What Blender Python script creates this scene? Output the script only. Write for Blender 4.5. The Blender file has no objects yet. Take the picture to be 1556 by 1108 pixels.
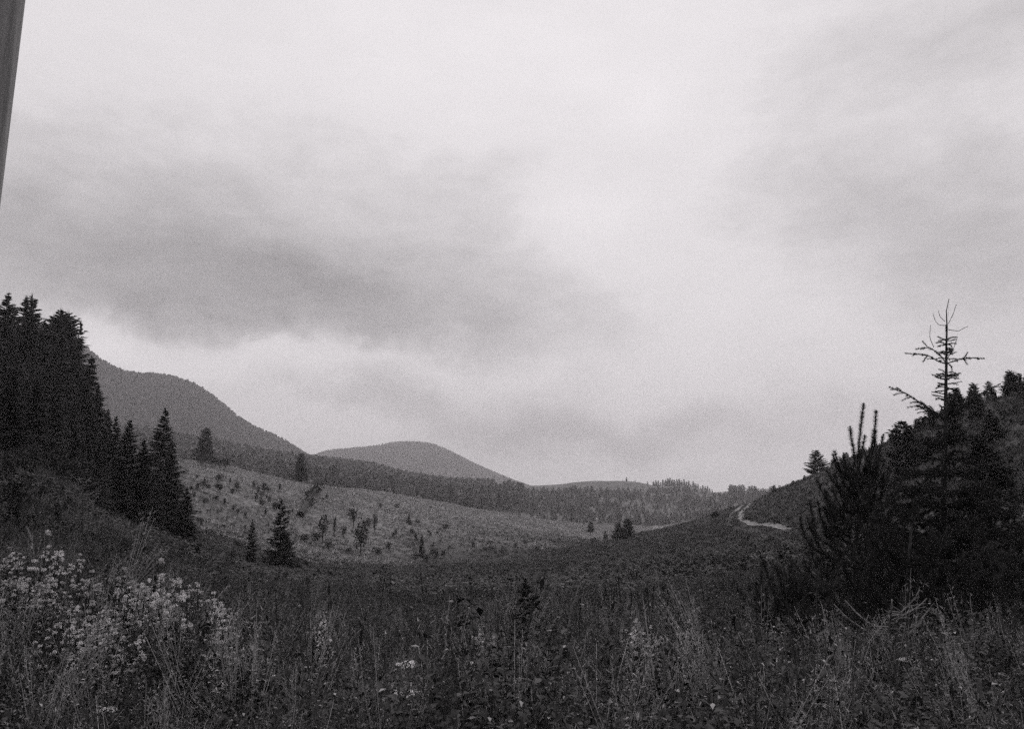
import bpy, math, random
import numpy as np
from mathutils import Vector

random.seed(7)
RNG = np.random.default_rng(11)
SC = bpy.context.scene
COL = SC.collection

# ------------------------------------------------------------------ camera
FP, CX, CY, HOR = 1100.0, 778.0, 554.0, 745.0          # focal length in photo pixels, centre, eye-level row
PITCH = math.atan((HOR - CY) / FP)
cam_d = bpy.data.cameras.new('camera')
cam_d.sensor_width = 36.0
cam_d.lens = FP / 1556.0 * 36.0
cam_d.clip_start, cam_d.clip_end = 0.05, 9000.0
cam = bpy.data.objects.new('camera', cam_d)
COL.objects.link(cam)
cam.location = (0, 0, 0)
cam.rotation_euler = (math.pi / 2 + PITCH, 0, 0)
SC.camera = cam
SC.view_settings.view_transform = 'Standard'
SC.view_settings.look = 'None'
SC.view_settings.exposure = 0.3
SC.view_settings.gamma = 1.0
SC.cycles.use_denoising = False
SC.cycles.use_adaptive_sampling = True
SC.cycles.adaptive_threshold = 0.055
SC.cycles.adaptive_min_samples = 40
SC.cycles.sample_clamp_indirect = 0.8
SC.cycles.sample_clamp_direct = 0.8
SC.cycles.max_bounces = 5
SC.cycles.diffuse_bounces = 3
SC.cycles.volume_bounces = 1
SC.cycles.transparent_max_bounces = 8

sp_, cp_ = math.sin(PITCH), math.cos(PITCH)


def ray(px, py):
    u, v = (px - CX) / FP, (CY - py) / FP
    return np.array([u, cp_ - v * sp_, sp_ + v * cp_])


def azt(px, py):
    d = ray(px, py)
    return math.atan2(d[0], d[1]), d[2] / math.hypot(d[0], d[1])


def PT(px, py, depth):
    d = ray(px, py)
    return d * (depth / d[1])


# ------------------------------------------------------------------ node helpers
class NT:
    def __init__(s, tree):
        s.t, s.n, s.l = tree, tree.nodes, tree.links

    def new(s, typ, **kw):
        n = s.n.new(typ)
        for k, v in kw.items():
            setattr(n, k, v)
        return n

    def put(s, sock, v):
        if isinstance(v, bpy.types.NodeSocket):
            s.l.new(v, sock)
        else:
            sock.default_value = v

    def m(s, op, a, b=0.0, c=None, clamp=False):
        n = s.new('ShaderNodeMath', operation=op)
        n.use_clamp = clamp
        s.put(n.inputs[0], a)
        s.put(n.inputs[1], b)
        if c is not None:
            s.put(n.inputs[2], c)
        return n.outputs[0]

    def noise(s, vec, scale, detail=4.0, rough=0.55, dist=0.0):
        n = s.new('ShaderNodeTexNoise')
        if vec is not None:
            s.l.new(vec, n.inputs['Vector'])
        n.inputs['Scale'].default_value = scale
        n.inputs['Detail'].default_value = detail
        n.inputs['Roughness'].default_value = rough
        n.inputs['Distortion'].default_value = dist
        return n.outputs['Fac']

    def rng(s, v, a, b, c, d):
        n = s.new('ShaderNodeMapRange')
        n.clamp = True
        s.put(n.inputs[0], v)
        for i, x in enumerate((a, b, c, d)):
            s.put(n.inputs[i + 1], x)
        return n.outputs[0]

    def rgb(s, v, tint):
        n = s.new('ShaderNodeCombineColor')
        for i in range(3):
            s.put(n.inputs[i], s.m('MULTIPLY', v, tint[i]))
        return n.outputs[0]


# ------------------------------------------------------------------ sky
SUN_EL, SUN_AZ = math.radians(48), math.radians(12)      # azimuth measured from +Y towards +X
world = bpy.data.worlds.new('World')
SC.world = world
world.use_nodes = True
w = NT(world.node_tree)
w.n.clear()
wo = w.new('ShaderNodeOutputWorld')
bg = w.new('ShaderNodeBackground')
w.l.new(bg.outputs[0], wo.inputs[0])
bg.inputs['Strength'].default_value = 0.1
sky = w.new('ShaderNodeTexSky')
sky.sky_type = 'NISHITA'
sky.sun_disc = False
sky.sun_elevation = SUN_EL
sky.sun_rotation = SUN_AZ
sky.air_density, sky.dust_density = 1.0, 4.0
tc = w.new('ShaderNodeTexCoord')
sx = w.new('ShaderNodeSeparateXYZ')
w.l.new(tc.outputs['Generated'], sx.inputs[0])
X, Y, Z = sx.outputs
warp1 = w.noise(tc.outputs['Generated'], 4.5, 6.0, 0.6)
mp = w.new('ShaderNodeMapping')
mp.inputs['Location'].default_value = (3.1, 7.7, 1.3)
w.l.new(tc.outputs['Generated'], mp.inputs[0])
warp2 = w.noise(mp.outputs[0], 4.5, 6.0, 0.6)
wa = w.m('MULTIPLY', w.m('SUBTRACT', warp1, 0.5), 0.30)
we = w.m('MULTIPLY', w.m('SUBTRACT', warp2, 0.5), 0.20)
AZ = w.m('ADD', w.m('ARCTAN2', X, Y), wa)
EL = w.m('ADD', w.m('ARCSINE', Z), we)
# cloud deck: banks given by where they hang in the sky (azimuth, elevation, widths, lighter/darker)
BANKS = [  # photo px, py, half widths px, weight
    (300, 330, 480, 190, -0.035), (380, 430, 420, 105, -0.145), (60, 330, 330, 100, -0.03), (620, 480, 260, 60, -0.07),
    (760, 640, 260, 26, -0.10), (1150, 655, 330, 30, -0.07), (520, 610, 120, 22, -0.04),
    (230, 545, 170, 34, 0.2), (140, 520, 60, 30, 0.08), (440, 650, 170, 26, 0.11), (600, 560, 220, 24, 0.08),
    (150, 510, 60, 26, 0.10), (1000, 170, 60, 45, 0.07), (890, 340, 80, 34, 0.10),
    (700, 60, 420, 100, 0.085), (120, 70, 260, 110, 0.07), (1010, 330, 150, 260, 0.045),
    (1290, 290, 170, 60, -0.12), (1500, 400, 150, 70, -0.10), (1450, 70, 260, 60, -0.08),
    (1130, 480, 180, 90, 0.04), (330, 200, 200, 60, -0.03), (1480, 180, 160, 50, 0.04)]
acc = 0.62
for (bx, by, wx, wy, wt) in BANKS:
    a0, t0 = azt(bx, by)
    e0 = math.atan(t0)
    da = w.m('DIVIDE', w.m('SUBTRACT', AZ, a0), wx / FP)
    de = w.m('DIVIDE', w.m('SUBTRACT', EL, e0), wy / FP)
    q = w.m('ADD', w.m('MULTIPLY', da, da), w.m('MULTIPLY', de, de))
    g = w.m('POWER', math.e, w.m('MULTIPLY', q, -0.7))
    acc = w.m('ADD', acc, w.m('MULTIPLY', g, wt * 1.7))
mp2 = w.new('ShaderNodeMapping')
mp2.inputs['Scale'].default_value = (1.0, 1.0, 2.6)
w.l.new(tc.outputs['Generated'], mp2.inputs[0])
n1 = w.noise(mp2.outputs[0], 2.2, 6.0, 0.55, 0.4)
n2 = w.noise(mp2.outputs[0], 7.0, 6.0, 0.6, 0.3)
acc = w.m('ADD', acc, w.m('MULTIPLY', w.m('SUBTRACT', n1, 0.5), 0.26))
acc = w.m('ADD', acc, w.m('MULTIPLY', w.m('SUBTRACT', n2, 0.5), 0.24))
n3 = w.noise(mp2.outputs[0], 19.0, 5.0, 0.65, 0.5)
acc = w.m('ADD', acc, w.m('MULTIPLY', w.m('SUBTRACT', n3, 0.5), 0.10))
acc = w.m('MAXIMUM', acc, 0.1)
acc = w.m('SUBTRACT', acc, w.m('MULTIPLY', w.m('MAXIMUM', w.m('SUBTRACT', acc, 0.64), 0.0), 0.68))
cloud = w.m('MULTIPLY', acc, 10.0)
bw = w.new('ShaderNodeRGBToBW')
w.l.new(sky.outputs[0], bw.inputs[0])
skyl = w.m('MINIMUM', bw.outputs[0], 12.0)
lum = w.m('ADD', w.m('MULTIPLY', cloud, 0.94), w.m('MULTIPLY', skyl, 0.06))
w.l.new(w.rgb(lum, (1.0, 0.962, 0.985)), bg.inputs['Color'])

sun_d = bpy.data.lights.new('sun', 'SUN')
sun_d.energy = 0.5
sun_d.angle = math.radians(25)
sun_d.color = (1.0, 0.985, 0.97)
sun = bpy.data.objects.new('sun', sun_d)
COL.objects.link(sun)
sdir = Vector((math.sin(SUN_AZ) * math.cos(SUN_EL), math.cos(SUN_AZ) * math.cos(SUN_EL), math.sin(SUN_EL)))
sun.rotation_euler = sdir.to_track_quat('Z', 'Y').to_euler()
sun.location = (0, 0, 60)


# ------------------------------------------------------------------ materials
TINT = (1.0, 0.985, 0.99)


def island_mat(name, lo, hi, bright=None, share=0.0, rough=0.75):
    """a plant material whose value differs from leaf to leaf and from plant to plant"""
    m = bpy.data.materials.new(name)
    m.use_nodes = True
    t = NT(m.node_tree)
    b = t.n['Principled BSDF']
    geo = t.new('ShaderNodeNewGeometry')
    oi = t.new('ShaderNodeObjectInfo')
    v = t.rng(geo.outputs['Random Per Island'], 0, 1, lo, hi)
    if bright is not None:
        k = t.m('GREATER_THAN', geo.outputs['Random Per Island'], 1 - share)
        v = t.m('ADD', v, t.m('MULTIPLY', k, bright - hi))
    v = t.m('MULTIPLY', v, t.rng(oi.outputs['Random'], 0, 1, 0.65, 1.35))
    t.l.new(t.rgb(v, TINT), b.inputs['Base Color'])
    b.inputs['Roughness'].default_value = rough
    b.inputs['Specular IOR Level'].default_value = 0.2
    return m


def noise_mat(name, lo, hi, scale, detail=6.0, bump=0.0, rough=0.85, stretch=(1, 1, 1)):
    m = bpy.data.materials.new(name)
    m.use_nodes = True
    t = NT(m.node_tree)
    b = t.n['Principled BSDF']
    tcn = t.new('ShaderNodeTexCoord')
    mpn = t.new('ShaderNodeMapping')
    mpn.inputs['Scale'].default_value = stretch
    t.l.new(tcn.outputs['Object'], mpn.inputs[0])
    f = t.noise(mpn.outputs[0], scale, detail, 0.65)
    v = t.rng(f, 0.3, 0.7, lo, hi)
    t.l.new(t.rgb(v, TINT), b.inputs['Base Color'])
    b.inputs['Roughness'].default_value = rough
    b.inputs['Specular IOR Level'].default_value = 0.2
    if bump:
        bn = t.new('ShaderNodeBump')
        bn.inputs['Strength'].default_value = bump
        t.l.new(f, bn.inputs['Height'])
        t.l.new(bn.outputs[0], b.inputs['Normal'])
    return m


M = dict(
    spruce=island_mat('spruce_needles', 0.018, 0.062),
    pine=island_mat('pine_needles', 0.018, 0.06),
    twig=noise_mat('conifer_bark', 0.02, 0.05, 9, bump=0.4),
    dead=noise_mat('dead_twig_bark', 0.10, 0.22, 9),
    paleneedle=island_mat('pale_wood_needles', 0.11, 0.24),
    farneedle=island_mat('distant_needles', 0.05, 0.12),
    leaf=island_mat('shrub_leaves', 0.03, 0.08, 0.14, 0.05),
    grass=island_mat('meadow_grass_blades', 0.022, 0.09, 0.34, 0.10),
    weed=island_mat('meadow_weed_leaves', 0.02, 0.10, 0.32, 0.07),
    slope=island_mat('slope_grass_blades', 0.035, 0.11, 0.2, 0.08),
    dry=island_mat('dry_pasture_blades', 0.11, 0.36, 0.6, 0.15),
    blossom=island_mat('pale_blossom', 0.5, 0.85),
    white=island_mat('white_petals', 0.55, 0.8),
    straw=island_mat('pale_straw', 0.16, 0.34),
    darkstalk=noise_mat('dark_seed_stalk', 0.01, 0.03, 20),
    stone=noise_mat('pale_stone', 0.35, 0.75, 2.5, bump=0.5),
    road=noise_mat('pale_rut_gravel', 0.06, 0.36, 2.3, 8, bump=0.3),
    pole=noise_mat('weathered_pole_wood', 0.12, 0.34, 6, 8, bump=0.6, stretch=(4, 4, 0.25)),
)


# ------------------------------------------------------------------ mesh helpers
class MB:
    def __init__(s):
        s.V, s.F, s.n = [], [], 0

    def add(s, V, F):
        V = np.asarray(V, float).reshape(-1, 3)
        F = np.asarray(F, int).reshape(-1, 3)
        s.V.append(V)
        s.F.append(F + s.n)
        s.n += len(V)

    def tube(s, pts, rad, n=5):
        pts = np.asarray(pts, float)
        k = len(pts)
        rad = np.broadcast_to(np.asarray(rad, float), (k,)) if np.ndim(rad) == 0 or len(rad) == k else np.linspace(rad[0], rad[-1], k)
        tan = np.gradient(pts, axis=0)
        tan /= np.linalg.norm(tan, axis=1)[:, None] + 1e-12
        ref = np.array([0.0, 0, 1]) if abs(tan[0][2]) < 0.9 else np.array([1.0, 0, 0])
        a = np.cross(tan, ref)
        a /= np.linalg.norm(a, axis=1)[:, None] + 1e-12
        b = np.cross(tan, a)
        th = np.arange(n) * 2 * math.pi / n
        V = pts[:, None, :] + rad[:, None, None] * (np.cos(th)[None, :, None] * a[:, None, :] + np.sin(th)[None, :, None] * b[:, None, :])
        F = []
        for i in range(k - 1):
            for j in range(n):
                p, q = i * n + j, i * n + (j + 1) % n
                F += [(p, q, q + n), (p, q + n, p + n)]
        for j in range(1, n - 1):
            F.append(((k - 1) * n, (k - 1) * n + j, (k - 1) * n + j + 1))
        s.add(V.reshape(-1, 3), F)

    def spikes(s, P, D, L, W, up=None):
        """many thin triangles: base points P, unit directions D, lengths, widths"""
        P, D = np.asarray(P, float), np.asarray(D, float)
        n = len(P)
        if n == 0:
            return
        L = np.broadcast_to(L, (n,))[:, None]
        W = np.broadcast_to(W, (n,))[:, None]
        r = RNG.normal(size=(n, 3)) if up is None else np.broadcast_to(up, (n, 3))
        side = np.cross(D, r)
        side /= np.linalg.norm(side, axis=1)[:, None] + 1e-9
        V = np.stack([P - side * W / 2, P + side * W / 2, P + D * L], 1).reshape(-1, 3)
        s.add(V, np.arange(3 * n).reshape(-1, 3))

    def brush(s, pts, length, width, per_m, fwd=0.6, taper=0.0, start=0.0):
        pts = np.asarray(pts, float)
        seg = np.linalg.norm(np.diff(pts, axis=0), axis=1)
        cum = np.concatenate([[0], np.cumsum(seg)])
        n = int(cum[-1] * (1 - start) * per_m)
        if n < 1:
            return
        t = cum[-1] * (start + (1 - start) * RNG.random(n))
        P = np.stack([np.interp(t, cum, pts[:, i]) for i in range(3)], 1)
        T = np.gradient(pts, axis=0)
        Tn = np.stack([np.interp(t, cum, T[:, i]) for i in range(3)], 1)
        Tn /= np.linalg.norm(Tn, axis=1)[:, None] + 1e-9
        R = RNG.normal(size=(n, 3))
        R -= (R * Tn).sum(1)[:, None] * Tn
        R /= np.linalg.norm(R, axis=1)[:, None] + 1e-9
        D = R + Tn * fwd * (0.6 + 0.8 * RNG.random((n, 1)))
        D /= np.linalg.norm(D, axis=1)[:, None]
        L = length * (0.7 + 0.5 * RNG.random(n)) * (1 - taper * t / cum[-1])
        s.spikes(P, D, L, width)

    def mesh(s, name, mat, smooth=False):
        V, F = np.concatenate(s.V), np.concatenate(s.F)
        me = bpy.data.meshes.new(name)
        me.vertices.add(len(V))
        me.vertices.foreach_set('co', V.astype(np.float32).ravel())
        me.loops.add(F.size)
        me.loops.foreach_set('vertex_index', F.astype(np.int32).ravel())
        me.polygons.add(len(F))
        me.polygons.foreach_set('loop_start', np.arange(0, F.size, 3, dtype=np.int32))
        if smooth:
            me.polygons.foreach_set('use_smooth', np.ones(len(F), bool))
        me.update(calc_edges=True)
        me.validate()
        me.materials.append(mat)
        return me

    def obj(s, name, mat, parent=None, link=True, smooth=False):
        o = bpy.data.objects.new(name, s.mesh(name, mat, smooth))
        if link:
            COL.objects.link(o)
        o.parent = parent
        return o


def tag(o, label=None, cat=None, group=None, kind=None):
    for k, v in (('label', label), ('category', cat), ('group', group), ('kind', kind)):
        if v:
            o[k] = v
    return o


def template(name, cat, parts):
    """an unlinked pattern of a thing: an Empty with parts; parts = [(name, MB, mat)]"""
    e = bpy.data.objects.new(name, None)
    e['category'] = cat
    for (pn, mb, mat) in parts:
        o = bpy.data.objects.new(pn, mb.mesh(pn, mat))
        o.parent = e
    return e


KIDS = {}


def place(tpl, loc, rz, sc, label, group=None, tilt=None):
    if tilt is None:
        tilt = (random.gauss(0, 0.02), random.gauss(0, 0.02))
    if tpl.name not in KIDS:
        KIDS[tpl.name] = [o for o in bpy.data.objects if o.parent == tpl]
    r = tpl.copy()
    COL.objects.link(r)
    r.location = loc
    r.rotation_euler = (tilt[0], tilt[1], rz)
    r.scale = sc if hasattr(sc, '__len__') else (sc, sc, sc)
    r['label'] = label
    if group:
        r['group'] = group
    for ch in KIDS[tpl.name]:
        c = ch.copy()
        COL.objects.link(c)
        c.parent = r
    return r


def interp(v, xs, ys):
    return np.interp(v, xs, ys)


# ------------------------------------------------------------------ terrain
def hashn(ix, iy, seed):
    h = (ix.astype(np.int64) * 374761393 + iy.astype(np.int64) * 668265263 + seed * 1442695041) & 0x7fffffff
    h = ((h ^ (h >> 13)) * 1274126177) & 0x7fffffff
    return ((h ^ (h >> 16)) & 0xffff) / 65535.0


def vnoise(x, y, seed):
    ix, iy = np.floor(x), np.floor(y)
    fx, fy = x - ix, y - iy
    fx, fy = fx * fx * (3 - 2 * fx), fy * fy * (3 - 2 * fy)
    a, b = hashn(ix, iy, seed), hashn(ix + 1, iy, seed)
    c, d = hashn(ix, iy + 1, seed), hashn(ix + 1, iy + 1, seed)
    return (a + (b - a) * fx + (c - a) * fy + (a - b - c + d) * fx * fy) * 2 - 1


def fbm(x, y, seed, octv=4):
    s, a, t = 0, 1.0, 0
    for k in range(octv):
        s = s + a * vnoise(x * 2 ** k + 17.3 * k, y * 2 ** k - 9.1 * k, seed + k)
        t += a
        a *= 0.5
    return s / t


def pchip(xk, yk, x):
    h = np.diff(xk)
    d = np.diff(yk) / h
    m = np.zeros_like(yk)
    for i in range(1, len(xk) - 1):
        if d[i - 1] * d[i] > 0:
            w1, w2 = 2 * h[i] + h[i - 1], h[i] + 2 * h[i - 1]
            m[i] = (w1 + w2) / (w1 / d[i - 1] + w2 / d[i])
    m[0], m[-1] = d[0], d[-1]
    i = np.clip(np.searchsorted(xk, x) - 1, 0, len(xk) - 2)
    t = (x - xk[i]) / h[i]
    return ((1 + 2 * t) * (1 - t) ** 2 * yk[i] + t * (1 - t) ** 2 * h[i] * m[i]
            + t * t * (3 - 2 * t) * yk[i + 1] + t * t * (t - 1) * h[i] * m[i + 1])


# the lie of the land along every bearing: knots (photo column, row, distance in metres)
def zk(r, rows):     # knots given by height instead of row
    return [(px, HOR - z / r * FP, r) for px, z in rows]


LINES = [
    zk(0.6, [(-500, -1.6), (2056, -1.6)]),
    zk(4.0, [(-500, -1.2), (0, -1.5), (400, -1.65), (778, -1.65), (1200, -1.65), (1556, -1.62), (2056, -1.3)]),
    zk(10.0, [(-500, -0.2), (0, -1.1), (200, -1.55), (400, -1.95), (778, -2.0), (1100, -1.95), (1300, -1.85), (1556, -1.5), (2056, -0.3)]),
    [(-500, 660, 18), (-200, 705, 18), (0, 752, 18), (100, 795, 17), (200, 820, 18), (290, 850, 20), (400, 876, 24), (560, 882, 28), (780, 878, 30), (900, 878, 25),
     (1050, 868, 22), (1200, 856, 18), (1350, 840, 17), (1556, 800, 16), (2056, 700, 16)],
    [(-500, 620, 30), (0, 702, 28), (60, 712, 28), (120, 765, 28), (200, 812, 34), (280, 848, 37), (430, 866, 41), (560, 870, 47), (650, 868, 55), (780, 858, 62),
     (900, 842, 66), (1000, 830, 68), (1110, 818, 60), (1180, 812, 50), (1250, 790, 45), (1350, 760, 40), (1556, 700, 32), (2056, 560, 32)],
    [(-500, 560, 60), (0, 682, 55), (60, 692, 52), (120, 728, 50), (200, 765, 60), (290, 795, 70), (430, 825, 76), (560, 846, 82), (650, 852, 88), (780, 848, 92), (830, 838, 95),
     (900, 824, 105), (950, 816, 110), (1010, 804, 118), (1060, 792, 125), (1085, 784, 130), (1110, 774, 135), (1140, 766, 138), (1180, 748, 124),
     (1240, 721, 105), (1300, 694, 95), (1350, 674, 88), (1450, 630, 75), (1556, 600, 66), (2056, 480, 60)],
    [(-500, 530, 75), (0, 655, 68), (120, 690, 68), (200, 715, 71), (290, 745, 82), (430, 775, 95), (560, 795, 102), (650, 812, 102), (780, 826, 112), (830, 829, 116), (900, 829, 127),
     (950, 825, 148), (1060, 800, 186), (1110, 786, 205), (1180, 757, 190), (1240, 745, 190), (1350, 735, 190), (1450, 700, 160), (1556, 670, 140), (2056, 600, 140)],
    [(-500, 480, 150), (0, 630, 143), (120, 668, 146), (200, 692, 151), (285, 704, 156), (330, 708, 160), (400, 723, 163), (460, 736, 167), (560, 746, 177), (620, 755, 184), (700, 770, 192),
     (760, 780, 197), (820, 789, 202), (880, 796, 206), (950, 800, 243), (1010, 799, 274), (1060, 790, 298), (1110, 775, 320), (1180, 762, 320), (1556, 752, 320), (2056, 720, 320)],
    [(-500, 560, 204), (285, 716, 204), (460, 746, 207), (620, 765, 214), (760, 786, 221), (880, 797, 228), (1010, 796, 293), (1060, 785, 316), (1110, 770, 345), (1180, 764, 350), (1556, 760, 350), (2056, 740, 350)],
    [(-500, 640, 516), (200, 672, 516), (330, 690, 516), (400, 702, 516), (480, 712, 528), (560, 720, 540), (620, 734, 546), (700, 742, 558), (780, 740, 570), (830, 738, 574), (900, 732, 564),
     (960, 733, 558), (1000, 739, 552), (1040, 739, 546), (1080, 748, 540), (1110, 753, 534), (1180, 756, 528), (1556, 760, 528), (2056, 745, 528)],
    [(-500, 640, 672), (200, 690, 672), (480, 738, 672), (778, 758, 696), (1110, 764, 696), (1556, 766, 696), (2056, 755, 696)],
    [(-500, 470, 1003), (-100, 500, 1003), (0, 512, 1003), (125, 535, 1003), (150, 553, 1003), (180, 571, 1003), (210, 579, 1003), (250, 578, 1003), (290, 588, 1003), (330, 614, 1003), (370, 645, 1003),
     (410, 668, 1003), (450, 691, 1003), (475, 705, 1003), (520, 730, 1003), (560, 748, 1003), (700, 760, 1003), (1556, 764, 1003), (2056, 750, 1003)],
    [(-500, 560, 1253), (200, 680, 1253), (450, 745, 1253), (700, 756, 1253), (1556, 762, 1253), (2056, 755, 1253)],
    [(-500, 690, 1596), (200, 730, 1596), (400, 728, 1596), (440, 714, 1596), (470, 699, 1596), (500, 689, 1596), (560, 683, 1596), (610, 676, 1596), (640, 678, 1596), (680, 690, 1596), (720, 709, 1596),
     (780, 735, 1596), (820, 747, 1596), (900, 755, 1596), (1556, 758, 1596), (2056, 750, 1596)],
    zk(1880.0, [(-500, -10), (2056, -10)]),
]
AZ_IN = np.radians(np.concatenate([np.arange(-180, -56, 4.0), np.arange(-56, 56.01, 0.14), np.arange(60, 180.1, 4.0)]))
RG = np.concatenate([[0.0], np.geomspace(0.5, 1880, 430)])
KR, KZ = [], []
for ln in LINES:
    a, r, z = [], [], []
    for (px, py, rr) in ln:
        # bearings of the table are taken at the row they are seen in
        A, t = azt(px, py)
        a.append(A); r.append(rr); z.append(rr * t)
    a, r, z = np.array(a), np.array(r, float), np.array(z)
    back_r, back_z = (r[0] + r[-1]) / 2, (z[0] + z[-1]) / 2
    ax = np.concatenate([[-math.pi], a, [math.pi]])
    KR.append(np.interp(AZ_IN, ax, np.concatenate([[back_r], r, [back_r]])))
    inside = (AZ_IN > a[0]) & (AZ_IN < a[-1])
    zz = np.interp(AZ_IN, ax, np.concatenate([[back_z], z, [back_z]]))
    if len(a) > 2:
        zz[inside] = pchip(a, z, AZ_IN[inside])
    KZ.append(zz)
KR, KZ = np.array(KR), np.array(KZ)
ZG = np.zeros((len(AZ_IN), len(RG)))
for i in range(len(AZ_IN)):
    xk = np.concatenate([[0.0], KR[:, i]])
    yk = np.concatenate([[-1.6], KZ[:, i]])
    ZG[i] = pchip(xk, yk, RG)
AA, RR = np.meshgrid(AZ_IN, RG, indexing='ij')
XX, YY = RR * np.sin(AA), RR * np.cos(AA)
amp = np.clip(RR / 12, 0, 1)
ZG += 0.05 * fbm(XX / 1.1, YY / 1.1, 3, 3) * np.clip(RR / 3, 0, 1)
ZG += 0.16 * fbm(XX / 6, YY / 6, 21, 4) * amp
ZG += 0.55 * fbm(XX / 30, YY / 30, 5, 4) * np.clip((RR - 20) / 80, 0, 1)
ZG += 6.0 * fbm(XX / 90, YY / 90, 9, 4) * np.clip((RR - 520) / 250, 0, 1)


def ground_z(x, y):
    x, y = np.asarray(x, float), np.asarray(y, float)
    r = np.hypot(x, y)
    a = np.arctan2(x, y)
    fi = np.interp(a, AZ_IN, np.arange(len(AZ_IN)))
    fj = np.interp(r, RG, np.arange(len(RG)))
    i = np.clip(fi.astype(int), 0, len(AZ_IN) - 2)
    j = np.clip(fj.astype(int), 0, len(RG) - 2)
    u, v = fi - i, fj - j
    return ((1 - u) * (1 - v) * ZG[i, j] + u * (1 - v) * ZG[i + 1, j] + (1 - u) * v * ZG[i, j + 1] + u * v * ZG[i + 1, j + 1])


def on_ground(px, py, rmin=2.0, rmax=1700.0):
    """first point where the line of sight meets the ground"""
    d = ray(px, py)
    d = d / math.hypot(d[0], d[1])
    r = np.geomspace(rmin, rmax, 3000)
    z = ground_z(d[0] * r, d[1] * r)
    below = np.where(d[2] * r <= z)[0]
    k = below[0] if len(below) else len(r) - 1
    return np.array([d[0] * r[k], d[1] * r[k], z[k]])


def at_dist(px, r, py=HOR):
    a, _ = azt(px, py)
    x, y = r * math.sin(a), r * math.cos(a)
    return np.array([x, y, float(ground_z(x, y))])


# where pale dry pasture begins and ends along each bearing
def az_of(pxs, row=800):
    return np.array([azt(p, row)[0] for p in pxs])


DPX = az_of([-500, 200, 262, 290, 430, 560, 650, 780, 830, 900, 1050, 1180, 1556, 2056])
DST = [140, 100, 76, 58, 58, 62, 84, 95, 104, 116, 150, 215, 300, 300]
DEN = [150, 153, 158, 160, 168, 181, 191, 203, 208, 220, 285, 335, 340, 340]


def dryness(x, y):
    r, a = np.hypot(x, y), np.arctan2(x, y)
    s, e = np.interp(a, DPX, DST), np.interp(a, DPX, DEN)
    n = fbm(x / 14, y / 14, 55, 3)
    d = np.clip((r - s * (0.95 + 0.3 * n)) / (0.6 * s), 0, 1) * np.clip((e + 4 - r) / 5, 0, 1)
    d = d * np.clip(0.85 + 0.8 * fbm(x / 18, y / 9, 77, 4), 0.25, 1)
    far = np.clip((r - e) / 20, 0, 1) * np.clip((660 - r) / 60, 0, 1) * 0.42
    return np.clip(np.maximum(d, far), 0, 1)


nA, nR = ZG.shape
gm = MB()
idx = np.arange(nA * nR).reshape(nA, nR)
a, b, c, d = idx[:-1, :-1].ravel(), idx[1:, :-1].ravel(), idx[1:, 1:].ravel(), idx[:-1, 1:].ravel()
F = np.concatenate([np.stack([a, c, b], 1), np.stack([a, d, c], 1)])
gm.add(np.stack([XX, YY, ZG], -1).reshape(-1, 3), F)
gmat = bpy.data.materials.new('ground_turf')
gmat.use_nodes = True
t = NT(gmat.node_tree)
b_ = t.n['Principled BSDF']
geo = t.new('ShaderNodeNewGeometry')
at = t.new('ShaderNodeAttribute', attribute_name='dry')
f1 = t.noise(geo.outputs['Position'], 2.2, 8, 0.7)
f2 = t.noise(geo.outputs['Position'], 0.16, 6, 0.65)
green = t.m('ADD', t.rng(f1, 0.3, 0.7, 0.03, 0.085), t.rng(f2, 0.35, 0.65, -0.01, 0.02))
dryv = t.m('ADD', t.rng(f1, 0.3, 0.7, 0.10, 0.32), t.rng(f2, 0.35, 0.65, -0.03, 0.04))
mx = t.m('ADD', green, t.m('MULTIPLY', at.outputs['Fac'], t.m('SUBTRACT', dryv, green)))
t.l.new(t.rgb(mx, TINT), b_.inputs['Base Color'])
b_.inputs['Roughness'].default_value = 0.95
b_.inputs['Specular IOR Level'].default_value = 0.1
bn = t.new('ShaderNodeBump')
bn.inputs['Strength'].default_value = 0.6
bn.inputs['Distance'].default_value = 0.15
t.l.new(f1, bn.inputs['Height'])
t.l.new(bn.outputs[0], b_.inputs['Normal'])
ground = gm.obj('ground', gmat, smooth=True)
tag(ground, 'grassy valley floor and hills', kind='structure')
dat = ground.data.attributes.new('dry', 'FLOAT', 'POINT')
dat.data.foreach_set('value', dryness(XX.ravel(), YY.ravel()).astype(np.float32))

# ------------------------------------------------------------------ dirt track
TR = [on_ground(*p) for p in ((1122, 797), (1150, 803), (1168, 809), (1180, 813), (1188, 815))]
crest = [on_ground(*p) for p in ((1117, 788), (1120, 780), (1128, 774))]
over = at_dist(1146, 150, 766)
over2 = at_dist(1165, 175, 766)
path = np.array([over2, over, crest[2], crest[1], crest[0]] + TR)[:, :2]


def smooth_path(p, n):
    k = np.concatenate([[0], np.cumsum(np.linalg.norm(np.diff(p, axis=0), axis=1))])
    s = np.linspace(0, k[-1], n)
    return np.stack([pchip(k, p[:, 0], s), pchip(k, p[:, 1], s)], 1)


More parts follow.
